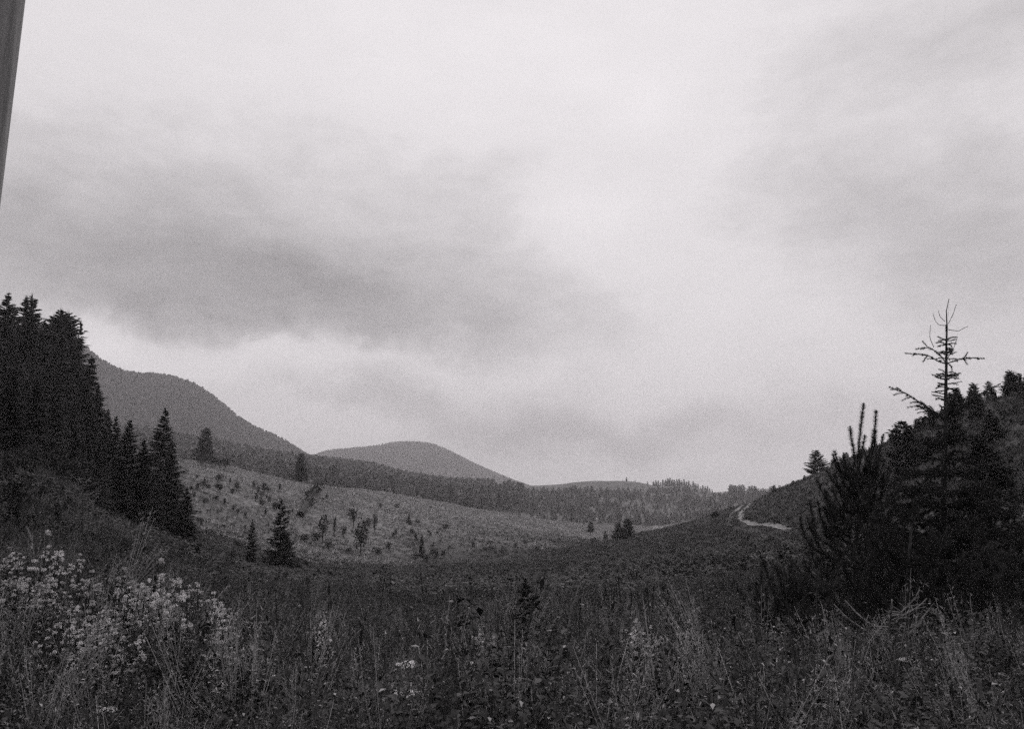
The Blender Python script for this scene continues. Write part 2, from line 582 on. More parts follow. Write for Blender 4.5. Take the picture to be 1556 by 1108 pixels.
tp = smooth_path(path, 260)
tn = np.gradient(tp, axis=0)
tn /= np.linalg.norm(tn, axis=1)[:, None]
side = np.stack([tn[:, 1], -tn[:, 0]], 1)
for off in (-0.75, 0.75):
    rb = MB()
    W = 7
    wid = 0.27 + 0.07 * np.sin(np.arange(260) * 0.35 + off) + 0.12 * RNG.random(260)
    wid *= np.clip(1 - (np.arange(260) - (110 if off > 0 else 232)) / 35, 0.02, 1)
    P2 = tp[:, None, :] + side[:, None, :] * (off + np.linspace(-1, 1, W)[None, :, None] * wid[:, None, None])
    Z2 = ground_z(P2[..., 0], P2[..., 1]) + 0.09
    V = np.concatenate([P2, Z2[..., None]], -1).reshape(-1, 3)
    ii = np.arange(260 * W).reshape(260, W)
    a, b, c, d = ii[:-1, :-1].ravel(), ii[1:, :-1].ravel(), ii[1:, 1:].ravel(), ii[:-1, 1:].ravel()
    rb.add(V, np.concatenate([np.stack([a, b, c], 1), np.stack([a, c, d], 1)]))
    o = rb.obj('dirt_track', M['road'], smooth=True)
    tag(o, ('left' if off > 0 else 'right') + ' wheel rut of the pale dirt track on the right slope', kind='structure')


def off_track(x, y, dist=1.9):
    keep = np.ones(len(x), bool)
    near = (np.hypot(x, y) < 200)
    dx = x[near][:, None] - tp[None, ::3, 0]
    dy = y[near][:, None] - tp[None, ::3, 1]
    d_ = np.sqrt((dx * dx + dy * dy).min(1))
    keep[near] = (d_ < 0.45) | (d_ > 1.05)
    return keep


# ------------------------------------------------------------------ scattering for uncountable stuff
def scatter(name, P, rot, scl, ids, temps, label, cat=None):
    me = bpy.data.meshes.new(name)
    n = len(P)
    me.vertices.add(n)
    me.vertices.foreach_set('co', np.asarray(P, np.float32).ravel())
    for nm, typ, key, arr in (('rot', 'FLOAT_VECTOR', 'vector', rot), ('scl', 'FLOAT_VECTOR', 'vector', scl)):
        at_ = me.attributes.new(nm, typ, 'POINT')
        at_.data.foreach_set(key, np.asarray(arr, np.float32).ravel())
    at_ = me.attributes.new('pick', 'INT', 'POINT')
    at_.data.foreach_set('value', np.asarray(ids, np.int32))
    o = bpy.data.objects.new(name, me)
    COL.objects.link(o)
    coll = bpy.data.collections.new(name + '_patterns')
    for k, tm in enumerate(temps):
        coll.objects.link(tm)
    ng = bpy.data.node_groups.new(name + '_nodes', 'GeometryNodeTree')
    ng.interface.new_socket('Geometry', in_out='INPUT', socket_type='NodeSocketGeometry')
    ng.interface.new_socket('Geometry', in_out='OUTPUT', socket_type='NodeSocketGeometry')
    N, L = ng.nodes, ng.links
    gi, go = N.new('NodeGroupInput'), N.new('NodeGroupOutput')
    iop = N.new('GeometryNodeInstanceOnPoints')
    ci = N.new('GeometryNodeCollectionInfo')
    ci.inputs['Collection'].default_value = coll
    ci.inputs['Separate Children'].default_value = True
    ci.inputs['Reset Children'].default_value = True
    def attr(nm, typ):
        q = N.new('GeometryNodeInputNamedAttribute')
        q.data_type = typ
        q.inputs['Name'].default_value = nm
        return q.outputs['Attribute']
    e2r = N.new('FunctionNodeEulerToRotation')
    L.new(attr('rot', 'FLOAT_VECTOR'), e2r.inputs[0])
    L.new(gi.outputs[0], iop.inputs['Points'])
    L.new(ci.outputs[0], iop.inputs['Instance'])
    iop.inputs['Pick Instance'].default_value = True
    L.new(attr('pick', 'INT'), iop.inputs['Instance Index'])
    L.new(e2r.outputs[0], iop.inputs['Rotation'])
    L.new(attr('scl', 'FLOAT_VECTOR'), iop.inputs['Scale'])
    L.new(iop.outputs[0], go.inputs[0])
    md = o.modifiers.new('scatter', 'NODES')
    md.node_group = ng
    tag(o, label, cat, kind='stuff')
    return o


def polar_sample(n, a0, a1, r0, r1, power):
    """positions over a wedge; area density falls with distance^-power"""
    u = RNG.random(n)
    k = 2 - power
    r = (r0 ** k + u * (r1 ** k - r0 ** k)) ** (1 / k) if abs(k) > 1e-6 else r0 * (r1 / r0) ** u
    a = a0 + (a1 - a0) * RNG.random(n)
    return r * np.sin(a), r * np.cos(a), r, a


# ---- grass tufts, weeds
def tuft(seed, n, h, spread, wid, mat, name, lean=0.5, seedheads=0):
    mb = MB()
    rs = np.random.default_rng(seed)
    for k in range(n):
        a, q = rs.random() * 6.283, spread * math.sqrt(rs.random())
        base = np.array([q * math.cos(a), q * math.sin(a), -0.03])
        hh = h * (0.45 + 0.6 * rs.random())
        b2 = a + rs.normal() * 0.8
        ln = lean * rs.random() ** 1.5
        out = np.array([math.cos(b2), math.sin(b2), 0])
        p1 = base + out * ln * hh * 0.25 + np.array([0, 0, hh * 0.55])
        p2 = base + out * ln * hh * 0.85 + np.array([0, 0, hh * (1 - 0.35 * ln)])
        sd = np.array([-math.sin(b2 + 0.6), math.cos(b2 + 0.6), 0]) * wid * (0.6 + 0.7 * rs.random())
        V = [base - sd / 2, base + sd / 2, p1 - sd * 0.4, p1 + sd * 0.4, p2]
        mb.add(V, [(0, 1, 3), (0, 3, 2), (2, 3, 4)])
        if k < seedheads:
            D = rs.normal(size=(14, 3)) * 0.35 + np.array([0, 0, 1])
            D /= np.linalg.norm(D, axis=1)[:, None]
            P = p2 + (p1 - p2) * (rs.random((14, 1)) * 0.35)
            mb.spikes(P, D, 0.035, 0.008)
    o = bpy.data.objects.new(name, mb.mesh(name, mat))
    return o


def weed(seed, h, name, mat, leaf=0.024, n=34):
    mb = MB()
    rs = np.random.default_rng(seed)
    for s_ in range(rs.integers(3, 7)):
        a = rs.random() * 6.283
        out = 0.05 + 0.15 * rs.random()
        tip = np.array([math.cos(a) * out, math.sin(a) * out, h * (0.5 + 0.6 * rs.random())])
        pts = np.array([[0, 0, -0.03], tip * (0.4, 0.4, 0.5), tip])
        mb.tube(pts, [0.003, 0.0012], 3)
        ln = leaf * (0.7 + 0.8 * rs.random())
        asp = 0.12 + 0.22 * rs.random()
        for k in range(n):
            t_ = 0.25 + 0.75 * rs.random() ** 0.7
            p = tip * (t_, t_, t_) + rs.normal(size=3) * 0.012
            b2 = rs.random() * 6.283
            D = np.array([math.cos(b2), math.sin(b2), 0.35 * rs.normal()])
            D /= np.linalg.norm(D)
            L_ = ln * (0.7 + 0.7 * rs.random())
            sd = np.cross(D, [0, 0, 1]) * L_ * asp
            V = [p, p + D * L_ * 0.5 - sd, p + D * L_ * 0.5 + sd, p + D * L_ - np.array([0, 0, L_ * 0.25])]
            mb.add(V, [(0, 1, 2), (1, 3, 2)])
    return bpy.data.objects.new(name, mb.mesh(name, mat))


def fern_head(seed, h, name, mat):
    """thin grass stems carrying loose panicles"""
    mb = MB()
    rs = np.random.default_rng(seed)
    for s_ in range(7):
        a, out = rs.random() * 6.283, 0.03 + 0.14 * rs.random()
        tip = np.array([math.cos(a) * out, math.sin(a) * out, h * (0.75 + 0.35 * rs.random())])
        pts = np.array([[0, 0, -0.03], tip * (0.3, 0.3, 0.55), tip])
        mb.tube(pts, [0.0022, 0.001], 3)
        n = 26
        t_ = 0.72 + 0.28 * rs.random(n)
        P = pts[1] + (tip - pts[1]) * ((t_ - 0.5) * 2)[:, None] + rs.normal(size=(n, 3)) * 0.012
        D = rs.normal(size=(n, 3)) * 0.6 + (0, 0, 0.8)
        D /= np.linalg.norm(D, axis=1)[:, None]
        mb.spikes(P, D, 0.022, 0.005)
    return bpy.data.objects.new(name, mb.mesh(name, mat))


near_t = [tuft(10 + k, 38, 0.55, 0.11, 0.005, M['grass'], f'a_tuft_{k}', 0.8, 3) for k in range(5)]
near_t += [weed(30 + k, (0.5, 0.35, 0.6, 0.42, 0.3)[k], f'b_weed_{k}', M['weed'], (0.02, 0.028, 0.024, 0.016, 0.034)[k]) for k in range(5)]
near_t += [fern_head(40 + k, 0.72, f'c_panicle_{k}', M[('straw', 'grass')[k]]) for k in range(2)]
mid_t = [tuft(60 + k, 40, 0.40, 0.28, 0.016, M['slope'], f'a_mid_{k}', 0.9) for k in range(4)] + \
        [weed(70 + k, 0.42, f'b_mid_{k}', M['slope'], 0.05, 40) for k in range(2)]
far_t = [tuft(90 + k, 34, 0.42, 0.5, 0.045, M['dry'], f'a_far_{k}', 1.0) for k in range(4)]


def euler(n, tilt=0.12):
    return np.stack([RNG.normal(size=n) * tilt, RNG.normal(size=n) * tilt, RNG.random(n) * 6.283], 1)


x, y, r, a = polar_sample(44000, -0.92, 0.92, 2.3, 16, 1.05)
s = (0.75 + 0.55 * RNG.random(len(x))) * np.interp(r, [1.7, 5, 16], [0.72, 0.74, 0.5]) * (1 + 0.6 * fbm(x / 1.3, y / 1.3, 31, 3))
hv = s * (0.85 + 0.4 * RNG.random(len(x)))
pick = np.where(RNG.random(len(x)) < 0.26 + 0.5 * fbm(x / 1.6, y / 1.6, 61, 2), RNG.integers(0, 5, len(x)), RNG.integers(5, 10, len(x)))
pick = np.where((RNG.random(len(x)) < 0.06) & (r < 9), RNG.integers(10, 12, len(x)), pick)
species = (np.floor((fbm(x / 0.9, y / 0.9, 67, 2) + 1) * 5) % 5).astype(int)
pick = np.where((pick >= 5) & (pick < 10) & (RNG.random(len(x)) < 0.6), 5 + species, pick)
scatter('meadow_grass', np.stack([x, y, ground_z(x, y)], 1), euler(len(x), 0.30), np.stack([s, s, hv], 1), pick, near_t,
        'tangled dark meadow grass and weeds filling the foreground')

x, y, r, a = polar_sample(60000, -0.85, 0.85, 13, 150, 1.4)
k = off_track(x, y) & (RNG.random(len(x)) > dryness(x, y) * 1.2)
x, y, r = x[k], y[k], r[k]
s = (0.7 + 0.6 * RNG.random(len(x))) * (1 + 0.5 * fbm(x / 4, y / 4, 41, 3)) * np.interp(r, [13, 25, 60, 150], [0.9, 0.7, 0.8, 1.0])
scatter('slope_grass', np.stack([x, y, ground_z(x, y)], 1), euler(len(x)), np.stack([s * 1.2, s * 1.2, s * 0.8], 1),
        RNG.integers(0, 6, len(x)), mid_t, 'dark rough grass covering the middle slopes')

x, y, r, a = polar_sample(130000, -0.80, 0.75, 48, 325, 1.3)
k = (RNG.random(len(x)) < dryness(x, y) * 1.1) & (r < np.interp(a, DPX, DEN) + 2)
x, y, r = x[k], y[k], r[k]
s = (0.5 + 0.7 * RNG.random(len(x))) * (1 + 0.5 * fbm(x / 5, y / 5, 43, 3)) * np.interp(r, [48, 120, 320], [0.75, 1.0, 1.3])
scatter('pasture_grass', np.stack([x, y, ground_z(x, y)], 1), euler(len(x)), np.stack([s, s, s * 0.7], 1),
        RNG.integers(0, 4, len(x)), far_t, 'pale dry grass covering the open hillside pasture')


# ------------------------------------------------------------------ conifers
def conifer(seed, H, R, whorls, nb, sprays, wid, droop=0.25, power=0.8, gap=0.08, clear=0.03, subs=2, sprayL=0.34, jit=1.6):
    """crown as drooping boughs carrying many flat needle sprays; returns trunk and crown builders"""
    rs = np.random.default_rng(seed)
    tr, cr = MB(), MB()
    bend = rs.normal(size=2) * 0.012 * H
    zs = np.linspace(-0.3, H, 9)
    tr.tube([(bend[0] * (z / H) ** 2, bend[1] * (z / H) ** 2, z) for z in zs], [0.016 * H * (1 - max(z, 0) / H) + 0.004 * H * 0.3 for z in zs], 7)
    P, D, Ls, Ws = [], [], [], []
    for i in range(whorls):
        f = (i + rs.random() * 0.7) / whorls
        z0 = H * (clear + (1 - clear) * f)
        g = (1 - f)
        Lb = R * (g ** power) * (0.82 + 0.25 * rs.random()) * min(1.0, 0.35 + 9 * g) + 0.008 * H
        for j in range(nb):
            if rs.random() < gap:
                continue
            az_ = rs.random() * 6.283
            L_ = Lb * (0.62 + 0.5 * rs.random())
            rise = 0.35 * f - droop * (1 - f) + rs.normal() * 0.12
            L_ *= 1 + 0.28 * math.sin(2 * az_ + 5.1 * f + seed) * (1 - f)
            zj = z0 + (rs.random() - 0.5) * jit * H / whorls
            o3 = np.array([math.cos(az_), math.sin(az_), 0.0])
            ns = max(3, int(sprays * (0.35 + 0.65 * g)))
            tt = (np.arange(ns) + rs.random(ns)) / ns
            tt = 0.12 + 0.88 * tt
            zz = L_ * (rise * tt + 0.22 * tt * tt * (1 - 0.6 * f))
            base = o3[None] * (L_ * tt)[:, None]
            base[:, 2] = zj + zz
            base[:, 0] += bend[0] * f * f
            base[:, 1] += bend[1] * f * f
            for s_ in range(subs):
                ang = az_ + (rs.random(ns) - 0.5) * 2.2
                dd = np.stack([np.cos(ang), np.sin(ang), -0.15 - 0.5 * rs.random(ns) * (1 - f) + 0.35 * f], 1)
                dd /= np.linalg.norm(dd, axis=1)[:, None]
                P.append(base)
                D.append(dd)
                Ls.append(np.minimum(L_ * sprayL, 0.09 * H) * (1.15 - 0.55 * tt) * (0.7 + 0.6 * rs.random(ns)) + 0.012 * H)
                Ws.append(wid * H * (0.7 + 0.6 * rs.random(ns)))
    cr.spikes(np.concatenate(P), np.concatenate(D), np.concatenate(Ls), np.concatenate(Ws))
    top = np.array([bend[0], bend[1], H])
    cr.spikes(np.array([top - (0, 0, 0.05 * H)] * 4), np.array([(0.1, 0, 1), (-0.1, 0.05, 1), (0, 0.1, 1), (0, 0, 1.0)]), 0.085 * H, 0.012 * H)
    return tr, cr


def ctpl(name, cat, mat, *a, **k):
    tr, cr = conifer(*a, **k)
    return template(name, cat, [('trunk', tr, M['twig']), ('crown', cr, M[mat])])


M['stand'] = island_mat('stand_spruce_needles', 0.025, 0.095)
BIG = [ctpl('spruce_tree', 'tree', 'stand', 100 + k, 10, (1.9, 2.2, 1.7, 2.4, 1.6)[k], 44, 9, 17, 0.011, droop=0.38, power=(0.85, 0.95, 0.8, 1.0, 0.85)[k], subs=3) for k in range(5)]
BIG.append(ctpl('spruce_tree', 'tree', 'stand', 107, 10, 2.5, 38, 10, 17, 0.013, droop=0.3, power=0.5, subs=3, jit=1.2))
BIG.append(ctpl('spruce_tree', 'tree', 'stand', 108, 10, 1.5, 30, 8, 15, 0.012, droop=0.45, power=0.9, subs=2, gap=0.3, clear=0.12))
SML = [ctpl('young_spruce', 'tree', 'spruce', 120 + k, 4, (1.05, 0.9, 1.25)[k], 26, 9, 12, 0.018, droop=0.2, power=0.8, subs=3) for k in range(3)]
M['darkc'] = island_mat('dark_lone_conifer_needles', 0.01, 0.028)
RND = [ctpl('broad_conifer', 'tree', 'darkc', 140 + k, 10, (3.2, 2.8)[k], 32, 10, 15, 0.017, droop=0.12, power=0.45, clear=(0.06, 0.12)[k], subs=3) for k in range(2)]
PIN = [ctpl('pine_sapling', 'tree', 'pine', 160 + k, 4, (1.3, 1.1, 1.5)[k], 20, 10, 14, 0.024, droop=-0.12, power=0.5, clear=0.02, subs=5, gap=0.12) for k in range(3)]


def by_tip(tpl, px, py, r, label, group=None, wf=1.0, hbase=None):
    """stand a conifer on the ground at distance r so that its top reaches the given bearing and elevation"""
    A, t_ = azt(px, py)
    x_, y_ = r * math.sin(A), r * math.cos(A)
    z0 = float(ground_z(x_, y_))
    h = t_ * r - z0
    H0 = HT[tpl.name]
    s_ = max(h, 0.3) / H0
    return place(tpl, (x_, y_, z0), random.random() * 6.28, (s_ * wf, s_ * wf, s_), label, group)


def by_rows(tpl, px, py, pb, rmin, label, group=None, wf=1.0):
    """stand a conifer where the line of sight to its foot meets the ground, as tall as it looks"""
    q = on_ground(px, pb, rmin)
    s_ = (pb - py) / FP * math.hypot(q[0], q[1]) / HT[tpl.name]
    return place(tpl, q, random.random() * 6.28, (s_ * wf, s_ * wf, s_), label, group)


HT = {}
for lst, h in ((BIG, 10.1), (SML, 4.05), (RND, 10.1), (PIN, 4.05)):
    for q in lst:
        HT[q.name] = h

THIN = ctpl('thin_trunked_tree', 'tree', 'spruce', 150, 4, 0.95, 16, 8, 9, 0.03, droop=0.0, power=0.5, clear=0.5, subs=3)
HT[THIN.name] = 4.05

# --- the wood on the left slope: tips seen against the sky, then ranks below
g = 'spruces of the dark wood on the left slope'
SKYT = [(10, 446, 78, 0), (-22, 455, 80, 1), (37, 452, 84, 3), (56, 450, 82, 2), (86, 478, 74, 5), (100, 473, 76, 5), (113, 477, 80, 5), (119, 490, 78, 6),
        (138, 541, 72, 2), (24, 466, 90, 4), (70, 488, 80, 2), (-5, 468, 84, 3), (14, 478, 82, 1), (47, 474, 80, 0), (62, 500, 76, 4), (92, 500, 72, 1), (106, 492, 74, 2), (131, 560, 66, 4), (152, 585, 70, 0), (165, 622, 78, 3)]
NAMES = {0: 'tall dark spruce, leftmost top against the sky at the left edge',
         2: 'tall spruce left of the narrow pair of tops on the wooded slope', 3: 'tall spruce right of the narrow pair of tops, ragged side boughs',
         5: 'spruce in the clump of three rounded tops, middle one', 4: 'spruce in the clump of three rounded tops, left one',
         6: 'spruce in the clump of three rounded tops, right one with sky through its boughs',
         8: 'spruce stepping down the wood edge before the bare mountain flank'}
for i, (px, py, r, v) in enumerate(SKYT):
    by_tip(BIG[v], px, py, r, NAMES.get(i, 'tall dark spruce standing within the wood on the left slope'), g, wf=1.0 if i in (4, 5, 6, 7) else 1.25)
rs = np.random.default_rng(5)
for i in range(24):
    px = -60 + 215 * rs.random()
    r = 54 + 30 * rs.random()
    lim = np.interp(px, [-60, 0, 60, 130, 160], [500, 500, 520, 590, 640])
    by_tip(BIG[i % 7], px, lim + 20 + 75 * rs.random(), r, 'tall dark spruce standing within the wood on the left slope', g, wf=0.8 + 0.55 * rs.random())
# ranks in front
g = 'spruces along the front of the left wood'
FR = [(198, 640, 41, 1, 1.25, 'dense black spruce, tallest of the front clump left of the pasture'),
      (176, 634, 44, 0, 1.1, 'narrow dark spruce just left of the tallest front spruce'),
      (249, 620, 60, 3, 1.15, 'slender spruce rising behind the front clump, its top against the mountain'),
      (268, 668, 42, 2, 1.1, 'dark spruce at the right end of the front clump beside the pasture'),
      (222, 668, 40, 4, 1.2, 'dark spruce between the two biggest of the front clump'),
      (152, 668, 38, 1, 1.1, 'dark spruce at the left end of the front clump'),
      (284, 742, 39, 0, 1.5, 'low dark spruce at the foot of the front clump near the pasture'),
      (238, 735, 38.5, 2, 1.5, 'low bushy spruce at the foot of the front clump, second from its right end'),
      (116, 655, 40, 2, 1.5, 'bushy spruce on the bright bank left of the front clump'),
      (62, 575, 36, 0, 1.2, 'dark spruce on the bank below the tall wood, second from the edge'),
      (20, 560, 34, 3, 1.3, 'dark spruce at the left edge below the tall wood'),
      (-20, 560, 33, 1, 1.3, 'dark spruce beyond the left edge below the tall wood'),
      (42, 575, 50, 4, 1.2, 'dark spruce half hidden under the tall wood at left'),
      (92, 585, 50, 1, 1.1, 'dark spruce under the three rounded tops'),
      (140, 612, 58, 3, 1.2, 'dark spruce under the wood edge above the front clump'),
      (163, 650, 50, 2, 1.0, 'thin dark spruce behind the left end of the front clump')]
for (px, py, r, v, wf, lb) in FR:
    by_tip(BIG[v], px, py, r, lb, g, wf)
# lone trees
by_tip(RND[0], 314, 650, 156, 'broad dark round-crowned conifer alone on the pasture skyline nearest the wood', None, 1.0)
by_tip(RND[1], 458, 689, 166, 'lone tapering conifer with a short bare trunk on the pasture skyline', None, 0.95)
by_tip(SML[0], 431, 758, 40.5, 'dark young spruce with a narrow top, larger of two in the valley bottom', 'young spruces in the valley bottom', 1.0)
by_tip(SML[1], 384, 790, 41, 'smaller dark young spruce, left of the larger one in the valley bottom', 'young spruces in the valley bottom', 0.85)
by_tip(SML[1], 436, 812, 38.5, 'low bushy spruce at the foot of the larger valley spruce', 'young spruces in the valley bottom', 1.5)
by_rows(SML[1], 641, 813, 848, 40, 'tiny dark spruce standing alone low on the pasture at its right', 'young spruces in the valley bottom', 0.9)
by_rows(SML[2], 621, 781, 798, 60, 'tiny dark spruce standing alone above the lowest one on the pasture', 'young spruces in the valley bottom', 1.0)

# --- right hill: saplings along the skyline and on the slope
g = 'small conifers on the right hill'
RH = [(1240, 684, 104, 0, 1.5, 'round-topped little pine, first on the right hill skyline'),
      (1176, 737, 120, 1, 1.4, 'small dark bush-like pine at the foot of the right hill skyline'),
      (1205, 730, 112, 2, 1.5, 'low pine sapling right of the bush-like pine on the skyline'),
      (1222, 722, 108, 1, 1.4, 'low pine sapling just left of the round-topped pine'),
      (1265, 698, 100, 2, 1.3, 'low pine sapling just right of the round-topped pine'),
      (1281, 687, 99, 1, 0.9, 'thin-topped sapling on the skyline left of the candle-shooted pine'),
      (1370, 640, 50, 0, 1.3, 'bushy little pine on the skyline between the two foreground conifers'),
      (1462, 634, 60, 2, 1.0, 'pine sapling on the skyline right of the foreground spruce'),
      (1487, 614, 58, 0, 1.0, 'leafy pine sapling on the skyline under the longest right bough'),
      (1512, 597, 60, 1, 1.0, 'pointed sapling on the right hill skyline'),
      (1530, 592, 62, 2, 1.2, 'low sapling on the right hill skyline near the frame edge'),
      (1561, 568, 58, 0, 1.0, 'dark sapling cut by the right edge of the picture'),
      (1505, 628, 42, 2, 1.1, 'broad dark pine on the slope just behind the right boughs of the spruce'),
      (1490, 660, 22, 1, 1.3, 'dense dark pine close behind the foreground spruce on its right'),
      (1087, 777, 118, 2, 2.3, 'dark rounded bush beside the bend of the track'),
      (1206, 766, 78, 1, 1.5, 'low dark pine sapling on the slope above the track'),
      (1197, 742, 100, 0, 1.7, 'dark bush high on the slope above the track'),
      (1330, 668, 80, 1, 1.0, 'thin sapling on the skyline behind the candle-shooted pine')]
for (px, py, r, v, wf, lb) in RH:
    by_tip(PIN[v], px, py, r, lb, g, wf)
rs = np.random.default_rng(8)
for i in range(44):
    px = 1250 + 330 * rs.random()
    r = (44 + 30 * rs.random()) if i < 26 else np.interp(px, [1250, 1300, 1450, 1580], [104, 95, 75, 66]) + rs.normal() * 2.5
    q = at_dist(px, r, 650)
    A_, t_ = math.atan2(q[0], q[1]), q[2] / r
    pyb = HOR - t_ * FP
    place(PIN[i % 3], q, rs.random() * 6.28, ((0.40, 0.40, 0.30), (0.24, 0.24, 0.34), (0.3, 0.3, 0.2))[i % 3] if px < 1440 else (0.5, 0.5, 0.45), 'small dark pine sapling among many on the upper right slope', g)

# --- knoll trees right of the pasture
g = 'little trees where the pasture meets the spur'
by_rows(THIN, 898, 795, 824, 60, 'tiny round-headed tree on a thin bare trunk beside the pasture', g, 1.0)
by_rows(PIN[0], 940, 795, 821, 60, 'dark bushy little conifer, left one of the clump on the spur', g, 1.3)
by_rows(PIN[2], 955, 790, 820, 60, 'dark pointed little conifer, right one of the clump on the spur', g, 1.1)
by_rows(PIN[1], 947, 803, 822, 60, 'low dark conifer in the middle of the clump on the spur', g, 2.2)
by_rows(PIN[1], 920, 808, 822, 60, 'smallest sapling between the thin-trunked tree and the clump', g, 1.0)
by_rows(PIN[2], 903, 818, 826, 60, 'low dark bush under the thin-trunked tree', g, 3.0)


# --- shrubs on the pasture
def shrub(seed, H, R, n, trunk=0.15, leafs=0.09):
    rs = np.random.default_rng(seed)
    tr, cr = MB(), MB()
    stems = rs.integers(2, 5)
    P = []
    for s_ in range(stems):
        a = rs.random() * 6.283
        tip = np.array([math.cos(a) * R * 0.6 * rs.random(), math.sin(a) * R * 0.6 * rs.random(), H * (0.7 + 0.3 * rs.random())])
        mid = tip * (0.3, 0.3, 0.5) + rs.normal(size=3) * 0.04 * H
        tr.tube([(0, 0, -0.1), mid, tip], [0.022 * H, 0.006 * H], 4)
        c_ = [mid + (tip - mid) * f for f in (0.1, 0.45, 0.8, 1.0)]
        for q in c_:
            if q[2] < trunk * H:
                continue
            m_ = int(n / stems / 4)
            P.append(q + rs.normal(size=(m_, 3)) * (R * 0.28, R * 0.28, H * 0.12))
    P = np.concatenate(P)
    P = P[P[:, 2] > 0.04 * H]
    D = rs.normal(size=(len(P), 3)) + (0, 0, 0.3)
    D /= np.linalg.norm(D, axis=1)[:, None]
    cr.spikes(P, D, leafs * H * (0.6 + 0.8 * rs.random(len(P))), leafs * H * 0.6)
    return template('hillside_shrub', 'shrub', [('stem', tr, M['twig']), ('foliage', cr, M['leafd'])])


M['leafd'] = island_mat('dark_shrub_leaves', 0.015, 0.045)
SHR = [shrub(200 + k, 2.0, (0.8, 1.3, 0.5, 1.7)[k], (420, 600, 300, 700)[k]) for k in range(4)]
TALLS = [shrub(220 + k, 3.0, (0.7, 1.1)[k], (300, 380)[k], trunk=0.45) for k in range(2)]
SH = [  # px, base py, height px, variant, width, label
    (537, 803, 30, 'T1', 1.0, 'flat-topped sapling on a bare stem, middle of the pasture'),
    (570, 812, 28, 'T0', 0.7, 'thin upright sapling on a bare stem right of the flat-topped one'),
    (490, 826, 38, 'S2', 1.0, 'tall ragged dark shrub, left one of a leaning pair'),
    (507, 816, 30, 'T0', 0.5, 'slim leaning dark shrub, right one of a leaning pair'),
    (548, 845, 46, 'S2', 1.1, 'tallest ragged shrub low on the pasture'),
    (559, 806, 16, 'S0', 1.0, 'small dark shrub beside the thin upright sapling'),
    (522, 818, 16, 'S0', 1.0, 'small shrub below the flat-topped sapling'),
    (601, 817, 12, 'S0', 0.9, 'small round shrub between the two lone tiny spruces'),
    (603, 775, 9, 'S1', 1.0, 'small round bush high on the open pasture'),
    (578, 774, 8, 'S2', 1.0, 'thin small bush left of the round bush high on the pasture'),
    (655, 775, 5, 'S1', 1.0, 'tiny dark bush farthest right on the upper pasture'),
    (496, 759, 6, 'S1', 1.0, 'tiny dark bush just under the pasture skyline'),
    (626, 813, 7, 'S1', 1.2, 'low dark bush left of the lowest tiny spruce'),
    (648, 858, 12, 'S0', 1.2, 'dark bush right below the lowest tiny spruce'),
    (462, 828, 13, 'S1', 1.4, 'dark mound of a bush right of the valley spruce'),
    (478, 826, 14, 'S3', 1.0, 'dark bush at the foot of the leaning pair'),
    (500, 838, 14, 'S3', 1.2, 'wide dark bush below the leaning pair'),
    (530, 846, 12, 'S3', 1.0, 'wide low bush left of the tallest ragged shrub'),
    (575, 848, 14, 'S1', 1.2, 'dark bush right of the tallest ragged shrub'),
    (590, 838, 12, 'S0', 1.2, 'dark bush on the lower pasture right of the ragged shrubs')]
g = 'shrubs dotted over the pasture'
for (px, pb, hp, v, wf, lb) in SH:
    q = on_ground(px, pb, 30)
    h = hp / FP * math.hypot(q[0], q[1])
    tp_, h0 = (TALLS[int(v[1])], 3.0) if v[0] == 'T' else (SHR[int(v[1])], 2.0)
    s_ = h / h0
    place(tp_, q, random.random() * 6.28, (s_ * wf, s_ * wf, s_), lb, g)
rs = np.random.default_rng(77)
for i in range(34):      # the band of little bushes under the skyline near the wood
    px, pb = 290 + 135 * rs.random(), 0
    pb = 728 + (px - 290) * 0.12 + 48 * rs.random() ** 1.2
    hp = 6 + 7 * rs.random()
    q = on_ground(px, pb, 60)
    s_ = hp / FP * math.hypot(q[0], q[1]) / 2.0
    place(SHR[i % 4], q, rs.random() * 6.28, (s_ * 0.9, s_ * 0.9, s_), 'little dark bush scattered on the upper pasture beside the wood', 'bushes on the upper pasture')
CLP = [310 + 530 * rs.random() for _ in range(9)]
for i in range(60):
    px = CLP[i % 9] + rs.normal() * 22 if i % 5 else 300 + 540 * rs.random()
    px = min(max(px, 300), 840)
    lo = np.interp(px, [300, 458, 620, 780, 840], [745, 770, 790, 815, 825])
    hi = np.interp(px, [300, 458, 620, 780, 840], [830, 850, 858, 848, 838])
    q = on_ground(px, lo + (hi - lo) * rs.random() ** 0.7, 50)
    s_ = (3 + 8 * rs.random() ** 2) / FP * math.hypot(q[0], q[1]) / 2.0
    place(SHR[i % 4], q, rs.random() * 6.28, (s_ * 1.3, s_ * 1.3, s_), 'tiny low dark bush dotted on the lower pasture', 'bushes on the lower pasture')
for (px, pb) in ((322, 711), (334, 713), (342, 713), (306, 709)):
    q = on_ground(px, pb, 60)
    place(SHR[3], q, rs.random() * 6.28, 0.75, 'dark bush on the skyline right of the broad conifer', 'bushes beside the broad conifer')

g = 'bushes on the left bank'
for i, (px, pb, hp) in enumerate(((8, 735, 40), (30, 722, 26), (48, 716, 34), (75, 728, 30), (92, 742, 40), (112, 752, 44), (138, 768, 34), (160, 790, 26), (60, 770, 26), (14, 790, 46),
                                   (105, 792, 30), (40, 812, 24), (300, 850, 20), (322, 852, 16), (352, 862, 22), (405, 866, 16))):
    q = on_ground(px, pb, 11)
    s_ = hp / FP * math.hypot(q[0], q[1]) / 2.0
    place(SHR[i % 4], q, random.random() * 6.28, s_, 'ragged dark bush on the left bank below the wood' if i < 12 else 'ragged dark bush in the dip before the valley spruces', g)

